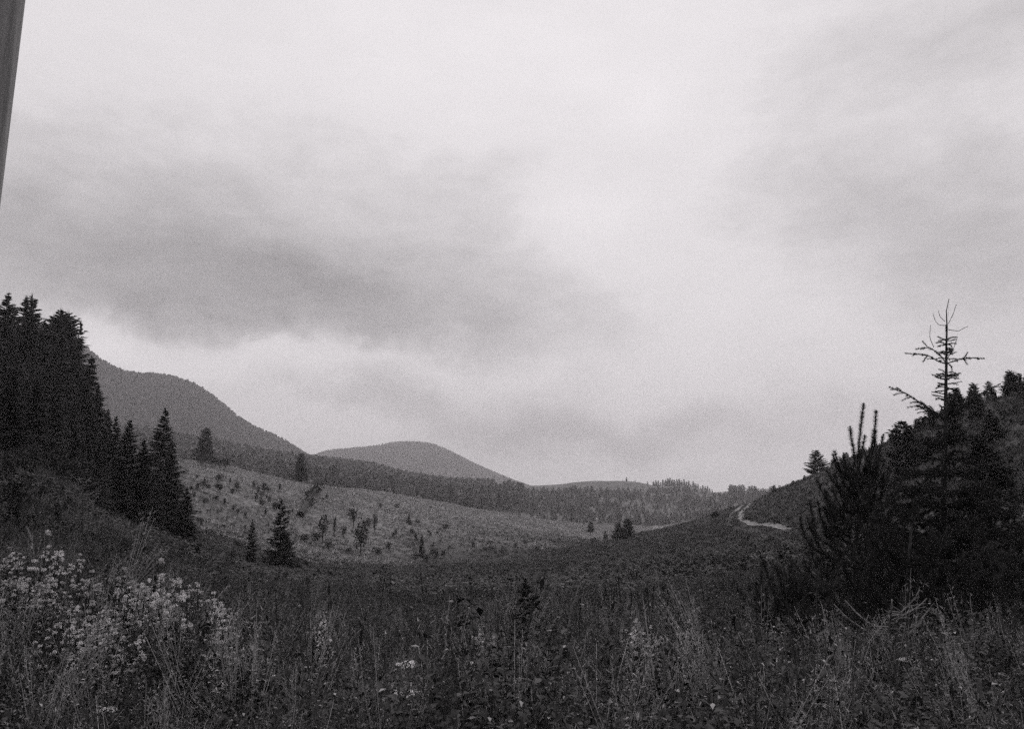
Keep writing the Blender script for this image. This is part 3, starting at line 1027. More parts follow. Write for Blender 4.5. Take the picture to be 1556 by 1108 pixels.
# leaning dead tree on the pasture
A0, A1 = on_ground(456, 788, 60), on_ground(484, 745, 60)
lt = MB()
lean = np.array([A0 + (A1 - A0) * f + np.array([0, 0, 0.35 + 0.5 * math.sin(3 * f)]) for f in np.linspace(0, 1, 9)])
lt.tube(lean, [0.5, 0.25], 6)
e = bpy.data.objects.new('fallen_tree', None)
COL.objects.link(e)
e.location = A0
tag(e, 'dark fallen tree lying up the pasture below the lone conifer', 'fallen tree')
lt.V = [v - A0 for v in lt.V]
lt.obj('trunk', M['twig'], e)
lc = MB()
Pp = lean[2:][RNG.integers(0, 7, 260)] - A0 + RNG.normal(size=(260, 3)) * 0.5
Dd = RNG.normal(size=(260, 3)) + (0, 0, 0.6)
lc.spikes(Pp, Dd / np.linalg.norm(Dd, axis=1)[:, None], 0.8, 0.25)
lc.obj('branches', M['leafd'], e)

# ------------------------------------------------------------------ far woods
def lowtree(seed, name, wide, H=6.0, mat='farneedle'):
    rs = np.random.default_rng(seed)
    mb = MB()
    mb.tube([(0, 0, -0.5), (0, 0, H * 0.9)], [0.12, 0.03], 4)
    n = 150
    f = rs.random(n) ** 0.8
    a = rs.random(n) * 6.283
    q = wide * (1 - f) ** 0.75 * np.sqrt(rs.random(n))
    P = np.stack([q * np.cos(a), q * np.sin(a), H * (0.08 + 0.9 * f)], 1)
    D = np.stack([np.cos(a), np.sin(a), 0.3 - 0.6 * rs.random(n)], 1)
    D /= np.linalg.norm(D, axis=1)[:, None]
    mb.spikes(P, D, 0.22 * H * (1.05 - 0.6 * f), 0.12 * H)
    return bpy.data.objects.new(name, mb.mesh(name, M[mat]))


def thin_to(x, y, keep):
    return x[keep], y[keep]


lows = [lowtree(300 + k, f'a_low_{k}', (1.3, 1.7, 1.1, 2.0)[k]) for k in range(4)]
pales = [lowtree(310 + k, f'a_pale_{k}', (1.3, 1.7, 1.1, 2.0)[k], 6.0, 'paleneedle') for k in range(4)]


def woods(name, n, a0, a1, rlo, rhi, label, smin, smax, dens=None, temps=lows):
    x, y, r, a = polar_sample(n, a0, a1, rlo, rhi, 0.0)
    k = np.ones(len(x), bool)
    if dens is not None:
        k = RNG.random(len(x)) < dens(x, y, r, a)
    x, y = x[k], y[k]
    s = smin + (smax - smin) * RNG.random(len(x)) ** 1.5
    tm = [bpy.data.objects.new(name + f'_pattern_{i}', o.data) for i, o in enumerate(temps)]
    scatter(name, np.stack([x, y, ground_z(x, y) - 0.2], 1), euler(len(x), 0.03), np.stack([s * 1.1, s * 1.1, s], 1), RNG.integers(0, 4, len(x)), tm, label)


AZ = lambda px: azt(px, 740)[0]
woods('near_mountain_wood', 26000, AZ(-420), AZ(600), 690, 1035, 'dense wood covering the nearer mountain on the left', 0.6, 1.5)
woods('far_mountain_wood', 26000, AZ(330), AZ(900), 1320, 1640, 'wood covering the distant rounded mountain', 0.7, 1.5)
crestR = lambda a: np.interp(a, [AZ(200), AZ(560), AZ(780), AZ(1110)], [516, 540, 570, 534])
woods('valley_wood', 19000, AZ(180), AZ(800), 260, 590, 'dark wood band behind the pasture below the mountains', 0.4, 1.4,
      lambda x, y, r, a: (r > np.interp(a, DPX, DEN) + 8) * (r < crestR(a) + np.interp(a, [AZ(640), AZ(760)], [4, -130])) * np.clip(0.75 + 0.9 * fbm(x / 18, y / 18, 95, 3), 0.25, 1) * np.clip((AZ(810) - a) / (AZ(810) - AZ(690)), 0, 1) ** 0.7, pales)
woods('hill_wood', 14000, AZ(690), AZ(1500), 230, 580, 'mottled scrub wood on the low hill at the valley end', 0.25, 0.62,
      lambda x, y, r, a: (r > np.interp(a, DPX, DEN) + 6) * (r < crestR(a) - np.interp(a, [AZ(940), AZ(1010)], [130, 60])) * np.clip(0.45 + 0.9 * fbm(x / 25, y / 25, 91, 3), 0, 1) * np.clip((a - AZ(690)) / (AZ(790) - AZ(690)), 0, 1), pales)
# trees one can tell apart on the hill skyline
FT = [bpy.data.objects.new('hilltop_tree', None)]
tt_ = []
for k in range(3):
    tr, cr = conifer(400 + k, 8, (2.2, 2.8, 1.8)[k], 16, 9, 10, 0.05, droop=0.1, power=0.5, subs=3, clear=0.02)
    tt_.append(template('hilltop_tree', 'tree', [('trunk', tr, M['twig']), ('crown', cr, M['farneedle'])]))
    HT[tt_[-1].name] = 8.1
g = 'trees on the skyline of the low hill'
HTL = [(952, 725, 460, 'rounded tree, biggest left one on the low hill skyline'), (946, 729, 462, 'tree leaning on the rounded one on the hill skyline'),
       (965, 730, 461, 'tiny pointed tree just right of the rounded skyline tree'), (984, 731, 458, 'tiny pointed tree alone in the skyline gap')]
for i, px in enumerate(np.linspace(993, 1082, 26)):
    pyy = np.interp(px, [993, 1003, 1012, 1030, 1050, 1065, 1082], [729, 732, 728, 728, 732, 738, 741]) + random.uniform(-2, 3)
    HTL.append((px, pyy, 446 + random.uniform(-8, 10), 'tree in the continuous row along the low hill skyline'))
for i, px in enumerate(np.linspace(1109, 1129, 8)):
    HTL.append((px, 737 + random.uniform(-1, 2), 436, 'tree in the square dark copse above the track'))
for i, px in enumerate(np.linspace(1135, 1195, 18)):
    HTL.append((px, 740 + random.uniform(-2, 3), 432, 'tree in the low row between the copse and the right hill'))
for i, (px, py, r, lb) in enumerate(HTL):
    by_tip(tt_[i % 3], px, py, r * 1.2, lb, g, 1.0)

# ------------------------------------------------------------------ stones
def rock(name, q, sx_, sy_, sz_, seed, label, group=None):
    import bmesh
    bm = bmesh.new()
    bmesh.ops.create_icosphere(bm, subdivisions=3, radius=1.0)
    rs_ = np.random.default_rng(seed)
    ofs = rs_.normal(size=3) * 9
    for v in bm.verts:
        c_ = v.co.copy()
        k_ = 1 + 0.25 * math.sin(3 * c_.x + ofs[0]) * math.cos(4 * c_.y + ofs[1]) + 0.12 * math.sin(7 * c_.z + ofs[2] + 3 * c_.x)
        v.co = Vector((np.clip(c_.x * k_, -0.85, 0.85) * sx_, np.clip(c_.y * k_, -0.85, 0.85) * sy_, np.clip(c_.z * k_, -0.5, 0.6) * sz_))
    me = bpy.data.meshes.new(name)
    bm.to_mesh(me)
    bm.free()
    me.materials.append(M['stone'])
    o = bpy.data.objects.new(name, me)
    COL.objects.link(o)
    o.location = (q[0], q[1], q[2] + sz_ * 0.3)
    return tag(o, label, 'rock', group)


def rock_at(px, pb, wpx, hpx, seed, label, rmin=2.0, group=None):
    q = on_ground(px, pb, rmin)
    r_ = math.hypot(q[0], q[1])
    wv = wpx / FP * r_ / 2
    return rock('boulder', q, wv, wv * 0.7, hpx / FP * r_, 5 + seed, label, group)


rock_at(908, 793, 13, 5, 1, 'long pale boulder at the wood edge beyond the thin-trunked tree', 150)
q = on_ground(996, 808, 60)
rock_at(996, 806, 9, 6, 2, 'pale boulder on the spur crest, left of a touching pair', 60)
rock_at(1005, 806, 8, 5, 3, 'smaller pale boulder on the spur crest, right of a touching pair', 60)
rock_at(1166, 857, 8, 4, 4, 'small pale stone on the grass below the track', 8)

# ------------------------------------------------------------------ pole at the left
pl = MB()
A_, _ = azt(41, 8)
Yp = 3.1
xr = -0.7475 * Yp
zz_ = np.linspace(-1.9, 6.4, 30)
pl.tube([(0, 0, z + 1.9 - 0.3) for z in zz_], [0.17 - 0.004 * (z + 1.9) for z in zz_], 20)
po = pl.obj('wooden_pole', M['pole'], smooth=True)
tag(po, 'thick grey weathered wooden pole whose shaft crosses the top left corner', 'pole')
po.location = (xr - 0.155 * 1.25, Yp, float(ground_z(xr, Yp)))


# ------------------------------------------------------------------ foreground spruce
def near_spruce():
    Y0 = 8.0
    S = lambda px, py, dy=0.0: PT(px, py, Y0 + dy)
    base = at_dist(1431, math.hypot(Y0, 0.594 * Y0) * 0.99, 900)
    tr, cr = MB(), MB()
    tl = [(1442, 454), (1438, 473), (1439, 496), (1438, 525), (1438, 555), (1437, 600), (1437, 640), (1435, 720), (1433, 800), (1432, 900)]
    tpts = [S(*p) for p in tl] + [np.array([base[0], base[1], base[2] - 0.1])]
    tpts[-1][0:2] = tpts[-2][0:2]
    tr.tube(tpts[::-1], np.array([0.003, 0.005, 0.008, 0.011, 0.014, 0.018, 0.022, 0.028, 0.034, 0.040, 0.048])[::-1], 8)

    def limb(pts, r0, needle=0.016, per=650, start=0.0, twigs=0, tl_=0.12, hang=0.2, wood=tr, spread=1.0, sub=False):
        pts = np.array(pts)
        k = np.concatenate([[0], np.cumsum(np.linalg.norm(np.diff(pts, axis=0), axis=1))])
        s_ = np.linspace(0, k[-1], 9)
        pp = np.stack([pchip(k, pts[:, i], s_) for i in range(3)], 1) if len(pts) > 2 else pts[0] + (pts[-1] - pts[0]) * (s_ / k[-1])[:, None]
        wood.tube(pp, [r0, max(r0 * 0.3, 0.0016)], 4)
        if per:
            cr.brush(pp, needle * 1.25, 0.005, per, 0.7, 0.0, start)
        L_ = k[-1]
        for i in range(twigs):
            f = 0.18 + 0.72 * (i + random.random() * 0.6) / twigs
            p0 = np.array([np.interp(f * L_, s_, pp[:, c]) for c in range(3)])
            T = pp[min(8, int(f * 8) + 1)] - pp[int(f * 8)]
            T /= np.linalg.norm(T)
            sd = np.cross(T, (0, 0, 1))
            sd /= np.linalg.norm(sd) + 1e-9
            sg = 1 if i % 2 else -1
            D = T * 0.75 + sd * sg * spread * (0.5 + 0.4 * random.random()) + np.array([0, 0, -hang * random.random() * 1.6 + 0.05])
            D /= np.linalg.norm(D)
            l2 = tl_ * (0.55 + 0.7 * random.random()) * (1.15 - 0.6 * f)
            if sub and l2 > 0.12:
                limb([p0, p0 + D * l2 * 0.5, p0 + D * l2 - np.array([0, 0, l2 * 0.12])], r0 * 0.4, needle, per, 0, int(l2 / 0.045), l2 * 0.38, hang, wood)
            else:
                limb([p0, p0 + D * l2 * 0.5, p0 + D * l2 - np.array([0, 0, l2 * 0.12])], r0 * 0.4, needle, per, 0, 0)

    def pl_(lst, d=0.0):
        n = len(lst) - 1
        return [S(px, py, d * i / n) for i, (px, py) in enumerate(lst)]
    # bare leading shoots
    for lst, d in (([(1441, 492), (1448, 478), (1453, 463)], .1), ([(1436, 489), (1428, 480), (1426, 472)], -.1), ([(1438, 495), (1428, 494), (1421, 487), (1418, 477)], -.05),
                   ([(1441, 501), (1455, 503), (1464, 499), (1471, 496)], .05), ([(1419, 528), (1413, 512), (1414, 494)], .0), ([(1439, 546), (1448, 532), (1455, 512)], .05)):
        limb(pl_(lst, d), 0.0042, 0.008, 260)
    cr.brush(np.array(pl_([(1438, 505), (1438, 494)])), 0.022, 0.004, 2600, 0.5)
    cr.brush(np.array(pl_([(1441, 482), (1442, 455)])), 0.008, 0.003, 260, 0.8)
    cr.brush(np.array(pl_([(1438, 555), (1438, 500)])), 0.02, 0.0035, 500, 0.5)
    cr.brush(np.array(pl_([(1437, 640), (1438, 560)])), 0.016, 0.0035, 500, 0.4)
    # first long boughs
    for lst, d, tw in (([(1438, 552), (1425, 537), (1409, 528), (1391, 531)], .1, 7), ([(1438, 553), (1423, 548), (1409, 540), (1376, 537)], -.15, 7),
                       ([(1438, 553), (1452, 548), (1466, 544), (1496, 545)], -.1, 7), ([(1409, 527), (1405, 522), (1401, 518)], .0, 0), ([(1409, 541), (1402, 550)], .0, 0),
                       ([(1462, 546), (1467, 541), (1470, 536)], .0, 0), ([(1464, 545), (1470, 554)], .0, 0), ([(1441, 553), (1446, 558), (1447, 566)], .05, 0)):
        limb(pl_(lst, d), 0.006, 0.016, 800, 0, tw, 0.07, 0.25)
    # short comb-like twigs between the whorls
    for py in (517, 518, 524, 528, 532, 536, 540, 545, 567, 571, 573, 577, 584, 589, 594, 600, 605, 610, 615, 620, 626, 631, 648, 655, 662, 670, 678, 690, 700):
        for sg in (-1, 1):
            for rep in range(2):
                if random.random() < 0.22:
                    continue
                ln = random.uniform(7, 19) if py < 560 else random.uniform(9, 25) * (1.0 + max(0, py - 600) / 160)
                dr = random.uniform(-6, 4) if py < 580 else random.uniform(-7, 6)
                x0 = np.interp(py, [500, 640, 720], [1438, 1437, 1435])
                limb(pl_([(x0, py), (x0 + sg * ln * 0.5, py + dr * 0.3 + random.uniform(-3, 1)), (x0 + sg * ln, py + dr)], random.uniform(-.2, .2)), 0.004, 0.014, 750, 0, random.choice((0, 0, 2, 3)), 0.04)
    # the big second whorl
    limb(pl_([(1437, 640), (1418, 626), (1392, 608), (1378, 599), (1351, 588)], -.1), 0.009, 0.017, 750, 0, 12, 0.17, 0.45, spread=0.7)
    limb(pl_([(1437, 640), (1466, 613), (1493, 597), (1521, 583)], .15), 0.009, 0.017, 750, 0, 12, 0.17, 0.35, spread=0.7)
    for a_ in range(5):
        az_ = a_ * 1.3 + 0.4
        p0 = S(1437, 638)
        D = np.array([math.cos(az_) * 0.45, math.sin(az_), 0])
        limb([p0, p0 + D * 0.25 + (0, 0, 0.10), p0 + D * 0.5 + (0, 0, 0.22)], 0.008, 0.017, 700, 0, 8, 0.15, 0.3)
    # lower whorls
    for i, (py, R_) in enumerate(((672, 0.32), (700, 0.40), (722, 0.62), (752, 0.55), (772, 0.78), (798, 0.70), (818, 0.95), (842, 0.85), (862, 1.02), (888, 0.95), (908, 1.05), (930, 0.9), (950, 1.05))):
        nb = 6 if i % 2 == 0 else 5
        x0 = np.interp(py, [640, 720, 900], [1437, 1435, 1431])
        p0 = S(x0, py)
        for j in range(nb):
            az_ = (j + 0.35 * i) * 6.283 / nb + random.uniform(-.25, .25)
            L_ = R_ * random.uniform(0.75, 1.15)
            D = np.array([math.cos(az_), math.sin(az_), 0])
            up = random.uniform(0.10, 0.32)
            limb([p0, p0 + D * L_ * 0.5 + (0, 0, L_ * up * 0.35), p0 + D * L_ + (0, 0, L_ * up)], 0.011, 0.020, 900, 0, int(6 + L_ * 9), 0.26 * L_ + 0.1, 0.35, sub=L_ > 0.5)
    e = bpy.data.objects.new('spruce_tree', None)
    COL.objects.link(e)
    e.location = base
    for mb in (tr, cr):
        mb.V = [v - base for v in mb.V]
    tr.obj('trunk', M['twig'], e)
    cr.obj('needles', M['spruce'], e)
    tag(e, 'sparse young spruce in the right foreground, bare leader shoots against the sky', 'tree')


near_spruce()


# ------------------------------------------------------------------ foreground pine with upright candle shoots
def near_pine(Y0, stem, shoots, whorl, name, label, nl=0.045, seed=1):
    random.seed(seed)
    tr, cr = MB(), MB()
    S = lambda px, py, dy=0.0: PT(px, py, Y0 + dy)
    top = S(*stem[0])
    bx_, by_ = S(*stem[-1])[:2]
    base = np.array([bx_, by_, float(ground_z(bx_, by_))])
    tpts = [np.array([base[0], base[1], base[2] - 0.1])] + [S(*p) for p in stem[::-1]]
    tr.tube(tpts, np.linspace(0.035, 0.008, len(tpts)), 7)

    def shoot(pts, r0=0.007, per=1900, fw=0.6, start=0.2, n_=None):
        pts = np.array(pts)
        k = np.concatenate([[0], np.cumsum(np.linalg.norm(np.diff(pts, axis=0), axis=1))])
        s_ = np.linspace(0, k[-1], 9)
        pp = np.stack([pchip(k, pts[:, i], s_) for i in range(3)], 1) if len(pts) > 2 else pts[0] + (pts[-1] - pts[0]) * (s_ / k[-1])[:, None]
        tr.tube(pp, [r0, 0.004], 4)
        cr.brush(pp, n_ or nl, 0.0035, per, fw, 0.0, start)
        tip = pp[-1]
        T = pp[-1] - pp[-2]
        T /= np.linalg.norm(T)
        D = RNG.normal(size=(26, 3)) * 0.45 + T
        D /= np.linalg.norm(D, axis=1)[:, None]
        cr.spikes(np.repeat(tip[None], 26, 0), D, (n_ or nl) * 0.9, 0.004)
    for (lst, d, nn) in shoots:
        n = len(lst) - 1
        shoot([S(px, py, d * i / n) for i, (px, py) in enumerate(lst)], n_=nn)
    for (px, py, nb, L_, up) in whorl:
        p0 = S(px, py)
        for j in range(nb):
            az_ = (j + random.random() * 0.6) * 6.283 / nb
            D = np.array([math.cos(az_), math.sin(az_), 0])
            l2 = L_ * random.uniform(0.7, 1.15)
            u2 = up * random.uniform(0.8, 1.3)
            e1 = p0 + D * l2 * 0.55 + (0, 0, l2 * u2 * 0.25)
            e2 = p0 + D * l2 * 0.85 + (0, 0, l2 * u2 * 0.7)
            e3 = p0 + D * l2 + (0, 0, l2 * u2 * 1.25)
            shoot([p0, e1, e2, e3])
            for q_ in range(4):
                f = random.uniform(0.4, 0.95)
                b_0 = p0 + (e3 - p0) * f
                dd = np.array([random.uniform(-1, 1), random.uniform(-1, 1), random.uniform(0.7, 1.6)]) * 0.11
                shoot([b_0, b_0 + dd * (0.6, 0.6, 0.4), b_0 + dd * random.uniform(0.8, 1.5)], 0.004, 1300, 0.75, 0.0)
    e = bpy.data.objects.new(name, None)
    COL.objects.link(e)
    e.location = base
    for mb in (tr, cr):
        mb.V = [v - base for v in mb.V]
    tr.obj('trunk', M['twig'], e)
    cr.obj('needles', M['pine'], e)
    tag(e, label, 'tree')


near_pine(7.0, [(1305, 720), (1302, 780), (1300, 850), (1299, 960)],
          [([(1302, 730), (1304, 690), (1308, 650), (1312, 616)], 0.0, 0.036),
           ([(1306, 740), (1318, 700), (1328, 665), (1331, 626)], 0.1, 0.036),
           ([(1306, 740), (1320, 705), (1328, 680), (1329, 656)], 0.1, 0.05),
           ([(1300, 712), (1297, 685), (1293, 665), (1292, 651)], -0.05, 0.04),
           ([(1304, 720), (1309, 690), (1314, 664)], -0.1, 0.035),
           ([(1312, 735), (1330, 705), (1338, 680), (1342, 662)], 0.15, 0.03),
           ([(1300, 740), (1285, 725), (1272, 710), (1266, 692)], 0.0, 0.03),
           ([(1300, 800), (1275, 780), (1262, 765), (1254, 748)], 0.0, 0.045),
           ([(1300, 830), (1262, 810), (1248, 790), (1243, 765)], -0.1, 0.045),
           ([(1300, 860), (1245, 840), (1222, 815), (1216, 789)], -0.1, 0.045),
           ([(1300, 850), (1260, 830), (1238, 812), (1234, 792)], 0.1, 0.045),
           ([(1300, 900), (1250, 870), (1235, 850), (1233, 822)], 0.1, 0.045),
           ([(1302, 790), (1330, 770), (1345, 740), (1350, 712)], 0.1, 0.045),
           ([(1302, 830), (1340, 800), (1358, 770), (1362, 745)], 0.1, 0.045)],
          [(1304, 752, 5, 0.18, 0.9), (1303, 785, 6, 0.26, 0.9), (1301, 820, 7, 0.36, 0.8), (1300, 865, 7, 0.40, 0.8), (1300, 905, 7, 0.42, 0.6), (1299, 935, 8, 0.45, 0.4)],
          'pine_tree', 'young pine in the right foreground with thick upright candle shoots')
near_pine(6.0, [(1385, 800), (1380, 870), (1378, 960)],
          [([(1384, 830), (1370, 790), (1358, 770), (1355, 752)], 0.0, 0.045), ([(1384, 820), (1388, 790), (1392, 762)], 0.1, 0.045),
           ([(1384, 850), (1350, 820), (1338, 800), (1334, 776)], 0.0, 0.045)],
          [(1382, 880, 5, 0.26, 0.8), (1380, 915, 6, 0.34, 0.5), (1379, 945, 8, 0.42, 0.25)],
          'pine_tree', 'low spreading pine between the candle-shooted pine and the sparse spruce', seed=3)
near_pine(6.5, [(1530, 860), (1528, 910), (1526, 970)], [],
          [(1529, 880, 7, 0.3, 0.5), (1528, 915, 8, 0.42, 0.4), (1527, 950, 9, 0.5, 0.25)],
          'pine_tree', 'low dark conifer spreading along the ground at the right edge', seed=9)
near_pine(5.2, [(1215, 925), (1213, 950), (1212, 985)], [],
          [(1214, 940, 6, 0.18, 0.8), (1213, 965, 8, 0.28, 0.45)],
          'pine_sapling', 'small dark pine sapling in the grass left of the candle-shooted pine', seed=10)
near_pine(9.5, [(1500, 760), (1498, 830), (1496, 900)], [],
          [(1499, 775, 6, 0.30, 0.8), (1498, 820, 6, 0.42, 0.6), (1497, 870, 7, 0.5, 0.4)],
          'pine_tree', 'dark shaggy pine crowding behind the sparse spruce at the right', seed=4)
by_tip(SML[1], 797, 880, 8.2, 'knee-high bushy spruce sapling in the grass at lower centre', None, 1.8)


# small dead spruce at the left with pale curved twigs
def twiggy(px, py_top, py_base, Y0, label, nb=26, R_=0.5, seed=2, mat='dead'):
    random.seed(seed)
    tr, tw = MB(), MB()
    base0 = PT(px, py_base, Y0)
    top = PT(px, py_top, Y0)
    base = np.array([base0[0], base0[1], float(ground_z(base0[0], base0[1]))])
    tr.tube([base - (0, 0, 0.1), (base + top) / 2, top], [0.02, 0.004], 6)
    nd = MB()
    for j in range(nb):
        f = (j + random.random()) / nb
        p0 = base + (top - base) * f
        az_ = random.random() * 6.283
        D = np.array([math.cos(az_), math.sin(az_), 0])
        L_ = R_ * (1 - 0.5 * f) * random.uniform(0.6, 1.1)
        pts = [p0, p0 + D * L_ * 0.35 - (0, 0, L_ * 0.05), p0 + D * L_ * 0.75 + (0, 0, L_ * 0.18), p0 + D * L_ + (0, 0, L_ * 0.42)]
        tw.tube(pts, [0.007, 0.003], 4)
        nd.brush(np.array(pts), 0.018, 0.004, 160, 0.6, 0, 0.1)
        for k in range(4):
            s_ = pts[1] + (pts[2] - pts[1]) * random.random()
            d2 = D * 0.5 + np.array([random.uniform(-1, 1), random.uniform(-1, 1), 0.4])
            p2 = [s_, s_ + d2 * L_ * 0.12, s_ + d2 * L_ * 0.25]
            tw.tube(p2, [0.004, 0.002], 3)
    e = bpy.data.objects.new('dead_sapling', None)
    COL.objects.link(e)
    e.location = base
    for mb in (tr, tw, nd):
        mb.V = [v - base for v in mb.V]
    tr.obj('trunk', M['twig'], e)
    tw.obj('branches', M[mat], e)
    nd.obj('needles', M['spruce'], e)
    tag(e, label, 'sapling')


twiggy(126, 726, 820, 12.0, 'half-dead spruce sapling with pale upcurved twigs on the left bank', 30, 0.55)
twiggy(1350, 925, 985, 4.6, 'low bare twiggy bush under the foreground pines', 34, 0.55, 5)
by_tip(SML[0], 88, 760, 14, 'small dark spruce sapling left of the half-dead one', 'saplings on the left bank', 0.8)
by_tip(SML[1], 25, 730, 13, 'small dark spruce sapling near the left edge on the bank', 'saplings on the left bank', 0.9)


# ------------------------------------------------------------------ flowers and stalks in the meadow
def flower_tpl(seed, H, puffs, rad, name='flowering_weed', mat='blossom', dens=140, spread=0.16):
    rs = np.random.default_rng(seed)
    st, bl, lf = MB(), MB(), MB()
    for s_ in range(3):
        a = rs.random() * 6.283
        tip = np.array([math.cos(a) * spread * rs.random(), math.sin(a) * spread * rs.random(), H * (0.75 + 0.25 * rs.random())])
        st.tube([(0, 0, -0.05), tip * (0.4, 0.4, 0.5), tip], [0.005, 0.002], 4)
        for k in range(puffs):
            q_ = rs.random() ** 0.9
            c_ = tip - np.array([0, 0, H]) * 0.6 * q_ + rs.normal(size=3) * (0.012 + 0.085 * q_, 0.012 + 0.085 * q_, 0.015)
            st.tube([tip * (1, 1, 0.7), (c_ + tip * (1, 1, 0.8)) / 2, c_], [0.0025, 0.0012], 3)
            n = dens
            P = c_ + rs.normal(size=(n, 3)) * (rad, rad, rad * 0.55) * 0.55
            D = rs.normal(size=(n, 3)) + (0, 0, 0.5)
            D /= np.linalg.norm(D, axis=1)[:, None]
            bl.spikes(P, D, 0.009, 0.009)
        for k in range(12):
            z_ = H * (0.1 + 0.55 * rs.random())
            b2 = rs.random() * 6.283
            lf.spikes([tip * (1, 1, 0) * (z_ / H) + (0, 0, z_)], [np.array([math.cos(b2), math.sin(b2), 0.25]) / 1.03], 0.10, 0.022)
    return template(name, 'flowering plant', [('stem', st, M['twig']), ('leaves', lf, M['weed']), ('blossom', bl, M[mat])])


FL = [flower_tpl(500 + k, 1.0, (22, 28, 18, 25)[k], (0.011, 0.014, 0.009, 0.012)[k], dens=75) for k in range(4)]


def flower_at(px, py, r, label, group, v, wf=1.0):
    A, t_ = azt(px, py)
    x_, y_ = r * math.sin(A), r * math.cos(A)
    z0 = float(ground_z(x_, y_))
    h = max(t_ * r - z0, 0.25)
    s_ = h / 1.0
    place(FL[v], (x_, y_, z0), random.random() * 6.28, (min(s_, 1.1) * wf, min(s_, 1.1) * wf, s_), label, group, (random.uniform(-.08, .08), random.uniform(-.08, .08)))


random.seed(21)
CL = [  # cluster centre px, top py, spread x, spread y, count, distance, label
    (20, 860, 35, 45, 15, 5.5, 'pale frothy flowering weed in the patch at the left edge'),
    (90, 905, 40, 45, 20, 5.6, 'pale frothy flowering weed between the left edge patch and the main patch'),
    (165, 945, 85, 36, 44, 4.7, 'pale frothy flowering weed low in the main flower patch at lower left'),
    (215, 900, 50, 26, 34, 5.2, 'pale frothy flowering weed in the main flower patch at lower left'),
    (245, 882, 16, 6, 4, 5.6, 'pale frothy flowering weed on top of the main flower patch'),
    (285, 930, 10, 20, 4, 5.2, 'pale flowering weed right beside the main flower patch'),
    (332, 898, 9, 14, 5, 5.6, 'tall pale flowering weed standing right of the flower patch'),
    (325, 1020, 22, 14, 4, 3.9, 'pale flowering weed below and right of the flower patch'),
    (745, 950, 16, 12, 4, 5.8, 'pale flowering weed in the small group left of the lower centre sapling'),
    (970, 955, 22, 10, 11, 5.6, 'pale flowering weed in the bright clump right of lower centre'),
    (1040, 950, 18, 14, 4, 5.8, 'pale flowering weed right of the bright clump'),
    (1245, 1000, 10, 14, 3, 4.2, 'pale plume-like weed in front of the dark pines'),
    (1185, 1045, 12, 12, 3, 4.0, 'pale flowering weed low beside the plume-like weeds'),
    (1052, 1062, 12, 8, 3, 3.8, 'pale rounded flowering weed at the bottom right of centre'),
    (480, 950, 22, 24, 5, 6.4, 'faint pale flowering weed left of lower centre'),
    (1120, 1010, 60, 30, 4, 4.8, 'faint scattered flowering weed at lower right of centre')]
for (cx_, cy_, sx_, sy_, n, r, lb) in CL:
    for i in range(n):
        flower_at(cx_ + random.gauss(0, sx_ * 0.7), cy_ + random.gauss(0, sy_ * 0.75), r * random.uniform(0.85, 1.15), lb, 'pale flowering weeds in the meadow', random.randrange(4), 0.9)


def umbel(seed, H):
    rs = np.random.default_rng(seed)
    st, bl = MB(), MB()
    tip = np.array([0.02, 0.01, H])
    st.tube([(0, 0, -0.05), tip * 0.5 + (0.02, 0, 0), tip], [0.005, 0.003], 4)
    for k in range(22):
        a, q = k * 2.4, 0.062 * math.sqrt((k + 0.5) / 22)
        c_ = tip + (q * math.cos(a), q * math.sin(a), 0.045 - q * 0.15)
        st.tube([tip, (tip + c_) / 2 + (0, 0, 0.002), c_], [0.0016, 0.001], 3)
        P = c_ + rs.normal(size=(26, 3)) * (0.007, 0.007, 0.002)
        D = rs.normal(size=(26, 3)) * (1, 1, 0.3)
        D /= np.linalg.norm(D, axis=1)[:, None]
        bl.spikes(P, D, 0.007, 0.006, up=np.array([0, 0, 1.0]))
    return template('umbel_flower', 'flower', [('stem', st, M['weed']), ('umbel', bl, M['white'])])


UM = [umbel(600, 0.7), umbel(601, 0.7)]
for i, (px, py, r, sc_, lb) in enumerate(((621, 1010, 3.9, 1.1, 'flat white umbel flower at lower centre, upper and larger of two'),
                                         (622, 1051, 3.7, 0.9, 'flat white umbel flower at lower centre, lower of two'),
                                         (167, 1078, 3.5, 0.6, 'bright white umbel flower at the bottom left'),
                                         (326, 996, 4.2, 0.6, 'small white umbel flower right below the flower patch'),
                                         (386, 1034, 4.0, 0.6, 'small white umbel flower right of the lower left flower patch'),
                                         (565, 1104, 3.5, 0.7, 'white umbel flower touching the bottom edge'),
                                         (1375, 1000, 4.4, 0.6, 'small white umbel flower at the foot of the dark pines'))):
    A, t_ = azt(px, py)
    x_, y_ = r * math.sin(A), r * math.cos(A)
    z0 = float(ground_z(x_, y_))
    h = t_ * r - z0
    place(UM[i % 2], (x_, y_, z0), random.random() * 6, (sc_, sc_, h / 0.745), lb, 'white umbel flowers')


def stalk(seed, dark):
    rs = np.random.default_rng(seed)
    st, hd = MB(), MB()
    bendx = 0.0 if dark else 0.22
    pts = np.array([(bendx * f ** 2.6, 0.02 * math.sin(4 * f), -0.05 + f * (1.0 - (0 if dark else 0.12 * f ** 3))) for f in np.linspace(0, 1, 10)])
    st.tube(pts, [0.005, 0.0025], 4)
    hd.brush(pts[6:] if dark else pts[5:], 0.016 if dark else 0.02, 0.006, 900, 1.4)
    return template('seed_stalk' if dark else 'grass_plume', 'stalk' if dark else 'grass stem',
                    [('stem', st, M['darkstalk' if dark else 'straw']), ('seed_head', hd, M['darkstalk' if dark else 'straw'])])


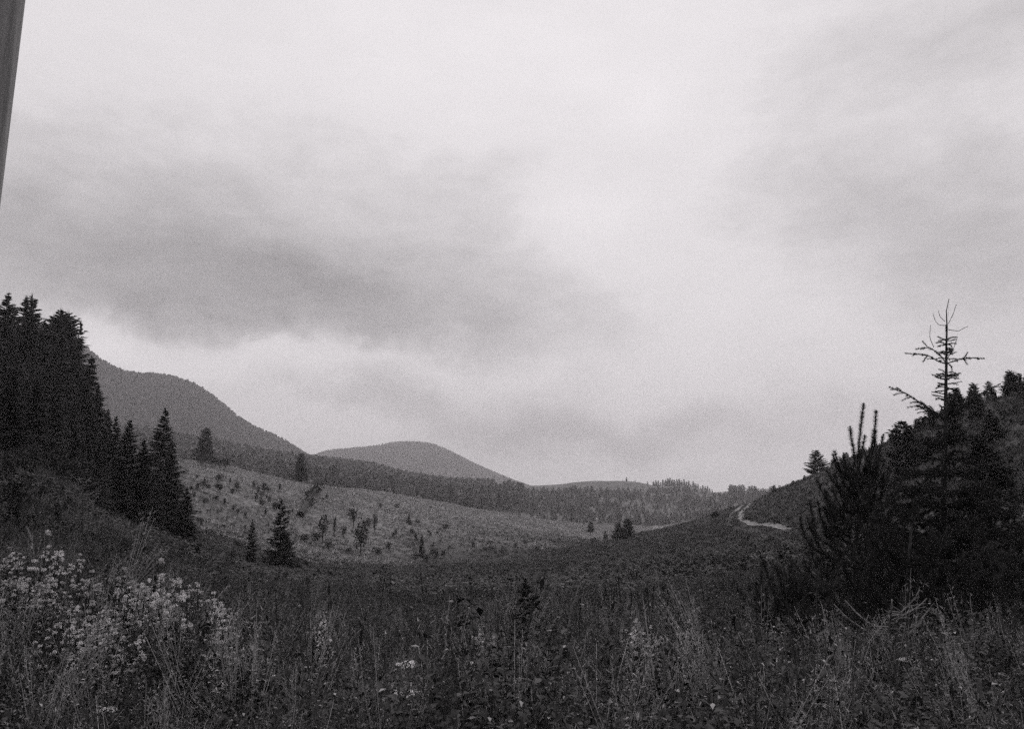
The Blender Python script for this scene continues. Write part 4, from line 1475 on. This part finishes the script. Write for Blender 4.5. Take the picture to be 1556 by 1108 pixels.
DK, PLM = stalk(1, True), stalk(2, False)
random.seed(5)
DKP = [(650, 852, 9), (590, 862, 10), (575, 858, 10), (940, 868, 9), (930, 884, 8), (922, 888, 8), (918, 892, 8), (957, 894, 8), (978, 886, 8), (985, 884, 8), (512, 880, 8), (498, 884, 8),
       (1187, 855, 9), (1205, 850, 9), (1010, 900, 7), (880, 905, 7), (555, 930, 6), (545, 925, 6), (1170, 900, 6), (1120, 925, 6), (700, 900, 7), (420, 905, 7), (1075, 870, 9), (845, 940, 6)]
for i, (px, py, r) in enumerate(DKP):
    A, t_ = azt(px, py)
    x_, y_ = r * math.sin(A), r * math.cos(A)
    z0 = float(ground_z(x_, y_))
    h = max(t_ * r - z0, 0.3)
    lb = ('thin dark seed stalk standing alone left of lower centre' if i == 0 else 'thin dark seed stalk rising above the meadow grass')
    place(DK, (x_, y_, z0), random.random() * 6, (1, 1, h), lb, 'dark seed stalks in the meadow', (random.uniform(-.1, .1), random.uniform(-.14, .14)))
for i in range(60):
    px, r = random.uniform(-20, 1250), random.uniform(3.6, 9)
    if i < 14:
        px, r = random.uniform(180, 420), random.uniform(5.5, 8)
    A, _ = azt(px, 900)
    x_, y_ = r * math.sin(A), r * math.cos(A)
    z0 = float(ground_z(x_, y_))
    s_ = random.uniform(0.6, 0.95) if r < 6 else random.uniform(0.75, 1.05)
    place(PLM, (x_, y_, z0), random.random() * 6.28, (0.9, 0.9, s_), 'pale arching grass plume above the meadow', 'pale grass plumes', (random.uniform(-.15, .15), random.uniform(-.15, .15)))

# ------------------------------------------------------------------ the air
hz = MB()
B = 1930.0
zt, zb = float(ZG.max()) + 12.0, float(ZG.min()) - 1.5
vv = [(-B, -B, zb), (B, -B, zb), (B, B, zb), (-B, B, zb), (-B, -B, zt), (B, -B, zt), (B, B, zt), (-B, B, zt)]
hz.add(vv, [(0, 2, 1), (0, 3, 2), (4, 5, 6), (4, 6, 7), (0, 1, 5), (0, 5, 4), (1, 2, 6), (1, 6, 5), (2, 3, 7), (2, 7, 6), (3, 0, 4), (3, 4, 7)])
hm = bpy.data.materials.new('haze_air')
hm.use_nodes = True
ht = NT(hm.node_tree)
ht.n.clear()
ho = ht.new('ShaderNodeOutputMaterial')
pv = ht.new('ShaderNodeVolumePrincipled')
pv.inputs['Color'].default_value = (0.97, 0.94, 0.96, 1)
pv.inputs['Density'].default_value = 0.0005
pv.inputs['Anisotropy'].default_value = 0.3
ht.l.new(pv.outputs[0], ho.inputs['Volume'])
o = hz.obj('haze', hm)
tag(o, 'thin pale haze filling the valley air', kind='stuff')
